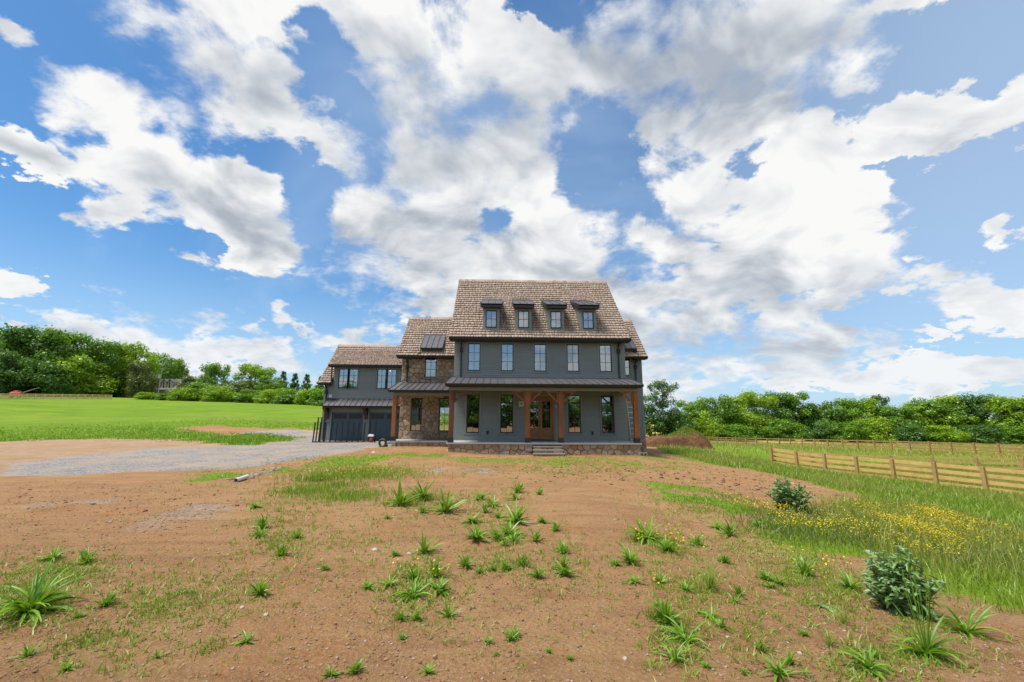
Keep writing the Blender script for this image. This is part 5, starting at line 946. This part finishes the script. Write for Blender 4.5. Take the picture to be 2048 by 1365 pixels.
x, y = keep(27000, 1.7, 12, lambda k, x, y: (1-np.clip(k[0]*1.3, 0, 1))*sstep(fbm(x*.9, y*.9, 4, 66), .35, .62), pw=.9, fov=1.3); pebbles('soil_crumbs', x, y, .003+.011*RN.random(len(x))**3+.0005*y, 'crumb', 'fine crumbs of brown soil over the yard')
x, y = keep(6000, 9, 24, lambda k, x, y: np.exp(-(((x-7)/4.5)**2+((y-17)/4.5)**2))*(1-k[0]), pw=1., xr=(0, 15)); pebbles('soil_clods', x, y, .015+.045*RN.random(len(x))**3, 'crumb', 'clods of churned brown soil at the right of the yard')
x, y = keep(5000, 7, 20, lambda k, x, y: np.exp(-(((x+8)/5.5)**2+((y-11)/2.4)**2))*(1-k[0])*.4, pw=1., xr=(-18, 0)); pebbles('rut_clods', x, y, .012+.03*RN.random(len(x))**3, 'crumb', 'crumbled soil along the wheel ruts at the left')
# ================================================================== single plants
def leaf_mesh(L, wd, arch, nseg=5, fold=.25, wave=0.):
    vs = []; fs = []
    for i in range(nseg+1):
        t = i/nseg; ww = wd*(math.sin(math.pi*min(1, t*.86+.10))**.8)*(1 if t < .98 else .12); a = arch*t; xx = L*(math.sin(a)/max(arch, 1e-3) if arch > 1e-3 else t); zz_ = L*((math.cos(a)-1)/max(arch, 1e-3)) if arch > 1e-3 else 0; k = wave*math.sin(i*2.6)
        vs += [(xx, -ww/2*(1+k), zz_+ww*fold), (xx, 0, zz_), (xx, ww/2*(1-k), zz_+ww*fold)]
    for i in range(nseg): b = i*3; fs += [(b, b+3, b+4, b+1), (b+1, b+4, b+5, b+2)]
    return vs, fs
def leaf_tf(vs, rot, pitch, roll=0, sc=1, off=(0, 0, 0)):
    m_ = Matrix.Rotation(rot, 4, 'Z') @ Matrix.Rotation(-pitch, 4, 'Y') @ Matrix.Rotation(roll, 4, 'X'); return [tuple(m_ @ Vector(v)*sc+Vector(off)) for v in vs]
def rosette_mb(seed, nl=22, wd=.12, up=(.3, 1.35), spikes=0, arch=(.3, 1.5)):
    g = random.Random(seed); mb = MB()
    for i in range(nl):
        vs, fs = leaf_mesh(g.uniform(.35, 1.08), wd*g.uniform(.55, 1.1), g.uniform(*arch), 5, g.uniform(.12, .35)); t = g.uniform(.1, .95); mb.add(leaf_tf(vs, g.uniform(0, 6.28), g.uniform(*up), g.uniform(-.4, .4), 1, (g.uniform(-.07, .07), g.uniform(-.07, .07), 0)), fs, t)
    for i in range(spikes):
        a = g.uniform(0, 6.28); h = g.uniform(1.2, 1.9); tx, ty = math.cos(a)*.25, math.sin(a)*.25; mb.tube([(tx*.1, ty*.1, 0), (tx*.6, ty*.6, h*.55), (tx, ty, h)], [.012, .010, .008], 4, t=.5).tube([(tx, ty, h), (tx*1.05, ty*1.05, h+.16)], [.022, .012], 5, t=.15)
    return mb
def grasstuft_mb(seed, n=46, wd=.03, up=(.7, 1.5)): return rosette_mb(seed, n, wd, up, 0, (.2, .9))
def thistle_mb(seed):
    g = random.Random(seed); mb = MB()
    for s in range(30):
        a = g.uniform(0, 6.28); rr_ = .62*g.random()**.6; bx, by = math.cos(a)*rr_*.3, math.sin(a)*rr_*.3; tx, ty = math.cos(a)*rr_, math.sin(a)*rr_; h = g.uniform(.55, .92)*(1.0-rr_*rr_*1.1); mb.tube([(bx, by, 0), ((bx+tx)/2, (by+ty)/2, h*.6), (tx, ty, h)], [.016, .013, .008], 5, t=.5)
        for k in range(17):
            f = k/17; q = (bx+(tx-bx)*f, by+(ty-by)*f, h*f*.98+.02); vs, fs = leaf_mesh(g.uniform(.18, .42)*(1.15-.6*f), .075*(1.2-.6*f), g.uniform(.3, 1.2), 6, g.uniform(.1, .5), .55); mb.add(leaf_tf(vs, g.uniform(0, 6.28), g.uniform(.0, 1.0), g.uniform(-.6, .6), 1, q), fs, g.random())
        mb.tube([(tx, ty, h), (tx, ty, h+.035)], [.02, .028], 6, t=.95)
    return mb
PL = {}
def mk(key, mb, m): o = mb.build(key, M[m]); PL[key] = o.data; bpy.data.objects.remove(o)
for i in range(4): mk('ros%d' % i, rosette_mb(500+i, 40, .115), 'plant')
for i in range(3): mk('upr%d' % i, rosette_mb(520+i, 38, .105, (.45, 1.5), 0, (.1, 1.0)), 'plant')
for i in range(3): mk('tuft%d' % i, grasstuft_mb(540+i), 'grass')
mk('spike0', rosette_mb(560, 30, .12, (.1, 1.2), 11), 'plant'); mk('thistle0', thistle_mb(570), 'thistle'); mk('thistle1', thistle_mb(571), 'thistle'); mk('flat0', rosette_mb(580, 12, .26, (.0, .5), 1), 'thistle')
def plant(u, v, wpx, key, name, label, group=None, hs=1.):
    x, y = gp(u, v); zc = (np.array([x, y, 0])-EYE)@FW; s = wpx*1.3/FPX*zc/1.75; o = bpy.data.objects.new(name, PL[key]); link(o); o.location = (x, y, float(T(x, y))-.006); o.scale = (s, s, s*hs); o.rotation_euler = (0, 0, R.uniform(0, 6.28)); tag(o, label, 'weed', group); return o
def big_plant(u, v, wpx, label, nl=26, wd=.07, up=(.15, 1.3), hs=1., spikes=0, seed=1, m='plant'):
    """a rosette close to the viewer: every leaf a part of its own"""
    x, y = gp(u, v); zc = (np.array([x, y, 0])-EYE)@FW; s = wpx*1.22/FPX*zc/1.75; e = empty('plantain_weed', (x, y, float(T(x, y))-.006)); tag(e, label, 'weed'); g = random.Random(seed)
    if not hasattr(big_plant, 'lm'):
        big_plant.lm = []
        for k in range(6):
            vs, fs = leaf_mesh(1., .13*(.8+.1*k), .35+.26*k, 7, .10+.05*k, .08); q = MB().add(vs, fs, .15+.14*k).build('leaf', M['plant'], None, True); big_plant.lm.append(q.data); bpy.data.objects.remove(q)
    for i in range(nl):
        o = bpy.data.objects.new('leaf', g.choice(big_plant.lm)); link(o, e); L_ = s*g.uniform(.32, 1.08); o.scale = (L_, L_*wd/.13, L_)
        o.matrix_local = Matrix.Translation((g.uniform(-.07, .07)*s, g.uniform(-.07, .07)*s, 0)) @ Matrix.Rotation(g.uniform(0, 6.28), 4, 'Z') @ Matrix.Rotation(-g.uniform(*up), 4, 'Y') @ Matrix.Rotation(g.uniform(-.4, .4), 4, 'X') @ Matrix.Diagonal((L_, L_*wd/.13, L_, 1))
    for i in range(spikes):
        a = g.uniform(0, 6.28); h = s*g.uniform(.9, 1.7); tx, ty = math.cos(a)*.22*s, math.sin(a)*.22*s
        MB().tube([(tx*.1, ty*.1, 0), (tx*.6, ty*.6, h*.55), (tx, ty, h)], [.011*s, .009*s, .007*s], 4, t=.5).tube([(tx, ty, h), (tx*1.05, ty*1.05, h+.15*s)], [.02*s, .012*s], 5, t=.15).build('flower_spike', M['plant'], e)
for i, (u, v, wp, lb, kw) in enumerate([
 (60,1228,150,'biggest leafy weed clump, at the left picture edge', dict(nl=130, wd=.055, up=(.3, 1.45))), (1854,1310,135,'large plantain rosette with tall flower spikes, lower right corner', dict(nl=58, up=(.0, 1.3), spikes=14)), (1935,1268,115,'spreading plantain right of the one with tall spikes', dict(nl=48, up=(.05, 1.3))),
 (1735,1338,110,'plantain rosette at the bottom edge below the thistle bush', dict(nl=52, up=(.05, 1.35))), (1372,1285,95,'leafy plantain clump below the yellow flowered weed, lower right', dict(nl=56, up=(.1, 1.4))), (1350,1322,80,'plantain with narrow leaves under the leafy clump, lower right', dict(nl=34, up=(.1, 1.3))),
 (1422,1236,72,'small flat plantain rosette right of the yellow flowered weed', dict(nl=18, wd=.12, up=(.1, 1.2))), (825,1196,75,'largest green weed of the cluster in the middle foreground', dict(nl=60, wd=.075, up=(.3, 1.45))), (1560,1352,85,'leafy weed cut by the bottom edge, right of centre', dict(nl=40, up=(.1, 1.3))),
 (1466,1204,58,'dark green rosette with pointed leaves, right of the tall grass tuft', dict(nl=22, wd=.11, up=(.1, 1.3)))]): big_plant(u, v, wp, lb, seed=600+i, **kw)
for (u, v, wp, key, lb, hs) in [(1804,1222,165,'thistle0','big grey green thistle bush in the right foreground', 1.15), (1584,1022,92,'thistle1','blue green thistle bush beside the churned soil', 1.1), (1640,1212,78,'flat0','pale flat thistle rosette left of the big thistle bush', .8),
 (1418,1182,78,'tuft1','tall thin grass tuft in the right half of the yard', 1.5), (212,1212,55,'upr0','upright green weed right of the biggest clump on the left', 1.), (55,1314,45,'upr1','small leafy weed at the bottom left corner', 1.), (1334,1246,80,'upr2','weed with yellow flowers, lower right', 1.1), (870,1155,58,'upr1','green weed at the upper right of the middle cluster', 1.1), (825,1160,55,'upr2','green weed at the top of the middle cluster', 1.1),
 (880,1182,58,'ros1','spreading weed at the right of the middle cluster', .8), (802,1240,38,'upr0','weed at the lower left of the middle cluster', 1.), (832,1240,38,'upr2','weed at the bottom of the middle cluster', 1.), (897,1234,48,'upr1','single bright weed right below the middle cluster', 1.), (710,1345,48,'upr0','narrow leaved weed at the bottom edge left of centre', 1.), (660,1352,42,'ros2','low weed at the bottom edge, next to the narrow leaved one', .9),
 (1661,1294,55,'tuft0','yellow flowered weed left of the large spiked plantain', 1.1), (1141,1320,24,'upr2','lone small weed low in the picture right of centre', 1.1), (1479,1192,36,'upr0','small upright weed behind the dark green rosette', 1.2), (1444,1256,36,'upr1','small weed in front of the flat plantain rosette', 1.), (1579,1330,40,'upr2','spiky weed near the bottom edge, right of centre', 1.2), (1689,1248,45,'tuft2','thin wispy weed in front of the thistle bush', 1.2)]: plant(u, v, wp, key, 'thistle' if 'thistle' in key or key == 'flat0' else 'weed', lb, None, hs)
SM = [('small green weed on the bare soil left of centre', [(157,1236,24),(132,1340,28),(315,1315,22),(492,1285,30),(520,1190,46),(735,1177,28),(650,1140,22),(105,1120,32),(170,1127,38),(595,1076,24),(510,1016,24),(562,1112,36),(805,1280,22),(777,1172,28),(525,1056,34),(520,1074,26)]),
 ('small green weed in the loose row down the middle of the yard', [(850,1106,48),(790,1112,22),(932,1136,36),(960,1146,22),(984,1141,20),(1012,1141,27),(952,1078,46),(995,1081,32),(1018,1072,46),(945,1046,34),(970,1026,24),(997,1036,24),(892,1026,56),(845,1026,24),(802,1012,58),(845,1001,50),(775,1038,16),(1076,1156,30),(1130,1152,38),(1124,1137,32),(1126,1106,34),(1071,1083,30),(1111,1062,26),(1079,990,20),(1044,1130,30),(1029,1086,30),(1033,1047,50),(1036,986,30),(1085,1046,22),(960,1000,26),(985,1012,28),(1030,1000,24),(1010,1092,22)]),
 ('small green weed on the bare soil low in the centre', [(855,1346,28),(977,1286,20),(1022,1281,28),(992,1311,14),(1031,1272,24),(1099,1306,18)]),
 ('small green weed in the right half of the yard', [(1259,1126,42),(1232,1131,24),(1394,1091,30),(1459,1071,38),(1434,1058,26),(1269,1166,28),(1319,1166,28),(1371,1181,26),(1451,1126,28),(1531,1161,32),(1541,1176,20),(1314,1211,18),(1414,1336,24),(1489,1346,18),(1519,1300,30),(1611,1352,18),(1609,1271,24),(1751,1316,30),(1294,1082,52),(1334,1102,46),(1520,1056,28),(1610,1150,44),(1560,1170,30),(1700,1180,46),(1745,1165,40),(1790,1150,40)])]
LM = [(60,1228,'the biggest weed clump'),(840,1190,'the middle weed cluster'),(750,1102,'the pale stone beside the weed row'),(1418,1182,'the tall thin grass tuft'),(1804,1222,'the big thistle bush'),(1584,1022,'the blue green thistle'),(1092,912,'the porch steps'),(485,961,'the white drain pipe'),
 (1334,1246,'the yellow flowered weed'),(533,1231,'the left foreground stone'),(1141,1320,'the lone low weed'),(710,1345,'the bottom edge weed'),(1854,1310,'the spiked plantain')]
rows = {}
for lb, L_ in SM:
    for q in L_:
        u, v, wp = q; du, dv, nm = min(((u-a, (v-b)*1.6, c) for a, b, c in LM), key=lambda e: e[0]**2+e[1]**2); ang = math.degrees(math.atan2(-dv, du)) % 360
        way = ('right of', 'up and right of', 'straight above', 'up and left of', 'left of', 'down and left of', 'straight below', 'down and right of')[int((ang+22.5)//45) % 8]; rows.setdefault((nm, way), []).append((du*du+dv*dv, q, lb))
ORD = ('nearest', 'second nearest', 'third nearest', 'fourth nearest', 'fifth nearest', 'sixth nearest', 'seventh nearest', 'eighth nearest', 'ninth nearest', 'tenth nearest', 'eleventh nearest', 'twelfth nearest', 'thirteenth nearest', 'fourteenth nearest')
for (nm, way), L_ in rows.items():
    for i, (_, (u, v, wp), lb) in enumerate(sorted(L_)):
        plant(u, v, wp*1.4, ('upr%d' % (i % 3)) if (u+i) % 3 else 'ros%d' % (i % 4), 'weed', ('small green weed %s %s' % (way, nm)) if len(L_) == 1 else ('small weed %s %s, %s' % (way, nm, ORD[min(i, 13)])), 'small weeds dotted over the bare yard', R.uniform(.8, 1.1))
# ================================================================== small things
def rock(u, v, wpx, label, seed):
    x, y = gp(u, v); zc = (np.array([x, y, 0])-EYE)@FW; s = wpx/FPX*zc/2; g = np.random.default_rng(seed); import bmesh
    bm = bmesh.new(); bmesh.ops.create_icosphere(bm, subdivisions=2, radius=1)
    for q in bm.verts: d = Vector(q.co); k = 1+.28*(vnoise(d.x*1.7+seed, d.y*1.7+d.z, seed)-.5)*2; q.co = Vector((d.x*s*k, d.y*s*.75*k, max(-.35, d.z)*s*.55*k))
    m_ = bpy.data.meshes.new('rock'); bm.to_mesh(m_); bm.free(); m_.materials.append(M['rock']); o = link(bpy.data.objects.new('rock', m_)); o.location = (x, y, float(T(x, y))+s*.08); o.rotation_euler = (0, 0, g.uniform(0, 3)); tag(o, label, 'rock')
def f_rock(n): p = n.pos(); return pbr(n, n.mix(n.noise(p, 20, 5), (.26, .22, .18), (.46, .42, .37)), .85, 0, n.noise(p, 40, 5), .5, .01)
M['rock'] = mat('pale_limestone', f_rock)
for i, (u, v, wp, lb) in enumerate([(750,1102,18,'pale stone on bare soil left of the weed row'), (820,1108,12,'small pale stone beside a weed in the weed row'), (533,1231,14,'pale stone on the soil, left foreground'), (484,1216,12,'smaller pale stone up left of the left foreground stone'), (1455,1275,10,'small white stone below the flat plantain'), (1600,1308,13,'pale stone near the bottom right'), (1735,1105,14,'grey stone at the edge of the yellow flowers, left of a pair'), (1750,1109,12,'grey stone at the edge of the yellow flowers, right of a pair'), (1250,1318,12,'round pale stone low in the picture right of centre'), (905,1198,8,'tiny white stone right of the middle weed cluster')]): rock(u, v, wp, lb, 40+i)
# drain pipe at the ditch
pa, pb2 = gp(471, 965), gp(494, 959); za, zb2 = float(T(*pa))+.05, float(T(*pb2))+.08; dp = Vector((pb2[0]-pa[0], pb2[1]-pa[1], zb2-za)); pe = MB(); rr0, rr1 = .062, .052
pe.tube([(0, 0, 0), tuple(dp)], rr0, 16, False).tube([(0, 0, 0), tuple(dp)], rr1, 16, False); vs = pe.v; pe.f += [(k, (k+1) % 16, 32+(k+1) % 16, 32+k) for k in range(16)]; po = pe.build('drain_pipe', M['white']); po.location = (pa[0], pa[1], za); tag(po, 'white plastic drain pipe lying in the gravelly ditch near the drive', 'pipe')
n = 380; t_ = RN.random(n); qa, qb = np.array(gp(480, 960)), np.array(gp(555, 936)); x = qa[0]+(qb[0]-qa[0])*t_+RN.normal(size=n)*.14; y = qa[1]+(qb[1]-qa[1])*t_+RN.normal(size=n)*.3; pebbles('ditch_gravel', x, y, .025+.05*RN.random(n)**2, 'pebble', 'grey gravel spilled in the ditch above the drain pipe')
# railing panels leaning by the garage
def railing(x0, x1, y, z0, z1, n, label, wdt=.075):
    e = empty('railing_panel', (x0, y, z0)); tag(e, label, 'railing'); L_ = x1-x0
    MB().box(-.06, L_+.06, -.04, .04, 0, .07).build('bottom_rail', M['black'], e); MB().box(-.05, L_+.02, -.025, .025, z1-z0-.03, z1-z0).build('top_rail', M['black'], e)
    for i in range(n):
        xx = L_*i/(n-1); lx = .07*(1-i/(n-1)); MB().hexa([(xx-wdt/2, -wdt/2, .07), (xx+wdt/2, -wdt/2, .07), (xx+wdt/2, wdt/2, .07), (xx-wdt/2, wdt/2, .07), (xx-wdt/2+lx, -wdt/2, z1-z0-.03), (xx+wdt/2+lx, -wdt/2, z1-z0-.03), (xx+wdt/2+lx, wdt/2, z1-z0-.03), (xx-wdt/2+lx, wdt/2, z1-z0-.03)]).build('baluster', M['black'], e)
zg = float(T(-11, 33.)); railing(-13.33, -8.88, 33.0, zg, 1.70, 12, 'long black metal railing panel standing in front of the garage doors'); railing(-13.3, -12.75, 33.45, float(T(-13, 33.4)), 2.05, 3, 'short taller black railing piece behind the left end of the long one')
bk = empty('bucket', (-9.08, 32.75, float(T(-9.08, 32.75)))); tag(bk, 'red brown bucket with a pale cloth on top by the garage doors', 'bucket'); M['bucket'] = paint('terracotta_plastic', (.30, .10, .07), .15, .5)
MB().tube([(0, 0, 0), (0, 0, .40)], [.125, .155], 16).build('body', M['bucket'], bk, True); MB().tube([(0, 0, .40), (0, 0, .425)], [.17, .165], 16).build('rim', M['bucket'], bk)
MB().hexa([(-.21, -.19, .43), (.20, -.2, .43), (.22, .18, .43), (-.19, .2, .43), (-.18, -.15, .55), (.19, -.14, .58), (.17, .15, .56), (-.17, .16, .59)]).build('cloth', M['white'], bk)
hs_ = MB(); cx, cy = -6.75, 26.95; cz = float(T(cx, cy)); pts = [(-.05+.20*math.cos(a)*(1-.02*a), .02*a, .22+.2*math.sin(a)) for a in np.linspace(-2.2, 4.2, 34)]
hs_.tube(pts, [.062+.010*(i % 2) for i in range(34)], 8); hs_.tube([(.1, 0, .06), (.3, .05, .05), (.5, .1, .06)], .06, 8); ho = hs_.build('drain_hose', M['black']); ho.location = (cx, cy, cz); tag(ho, 'black corrugated drain hose curled beside the wing porch pier', 'hose')
wbk = MB().hexa([(-.11, -.06, 0), (.11, -.06, 0), (.11, .06, 0), (-.11, .06, 0), (-.10, -.06, .15), (.11, -.06, .14), (.11, .06, .14), (-.1, .06, .15)]).build('paper_bag', M['white']); wbk.location = (-6.35, 26.95, float(T(-6.35, 26.95))); tag(wbk, 'small white bag beside the black drain hose', 'bag')
cb = MB(); ox, oz = .40, .20
for a, b, c, d in cut(0, ox, 0, oz, [(.035, .182, .035, .165), (.218, .365, .035, .165)]): cb.box(a, b, 0, .19, c, d)
co = cb.build('concrete_block', M['concrete']); co.location = (7.62, 23.70, float(T(7.8, 23.7))-.01); tag(co, 'grey hollow concrete block at the right foot of the porch', 'concrete block')
le_ = empty('ladder', (7.50, 24.75, FL)); tag(le_, 'aluminium ladder standing behind the right porch post', 'ladder')
for xx in (0, .38): MB().beam((xx, 0, 0), (xx-.03, .5, 2.45), .03, .07, upv=(0, 1, 0)).build('rail', M['alu'], le_)
for i in range(8): f = (i+.6)/8.3; MB().beam((.0-.03*f, .5*f, 2.45*f), (.38-.03*f, .5*f, 2.45*f), .045, .045).build('rung', M['alu'], le_)
for (u, v, lb) in ((897, 903, 'white scrap by the left end of the porch base'), (746, 907, 'white scrap on the bare soil left of the porch')):
    x, y = gp(u, v); o = MB().hexa([(-.10, -.06, 0), (.09, -.07, 0), (.1, .05, 0), (-.08, .06, 0), (-.09, -.05, .07), (.08, -.06, .05), (.08, .05, .09), (-.07, .05, .06)]).build('scrap', M['white']); o.location = (x, y, float(T(x, y))); tag(o, lb, 'scrap')
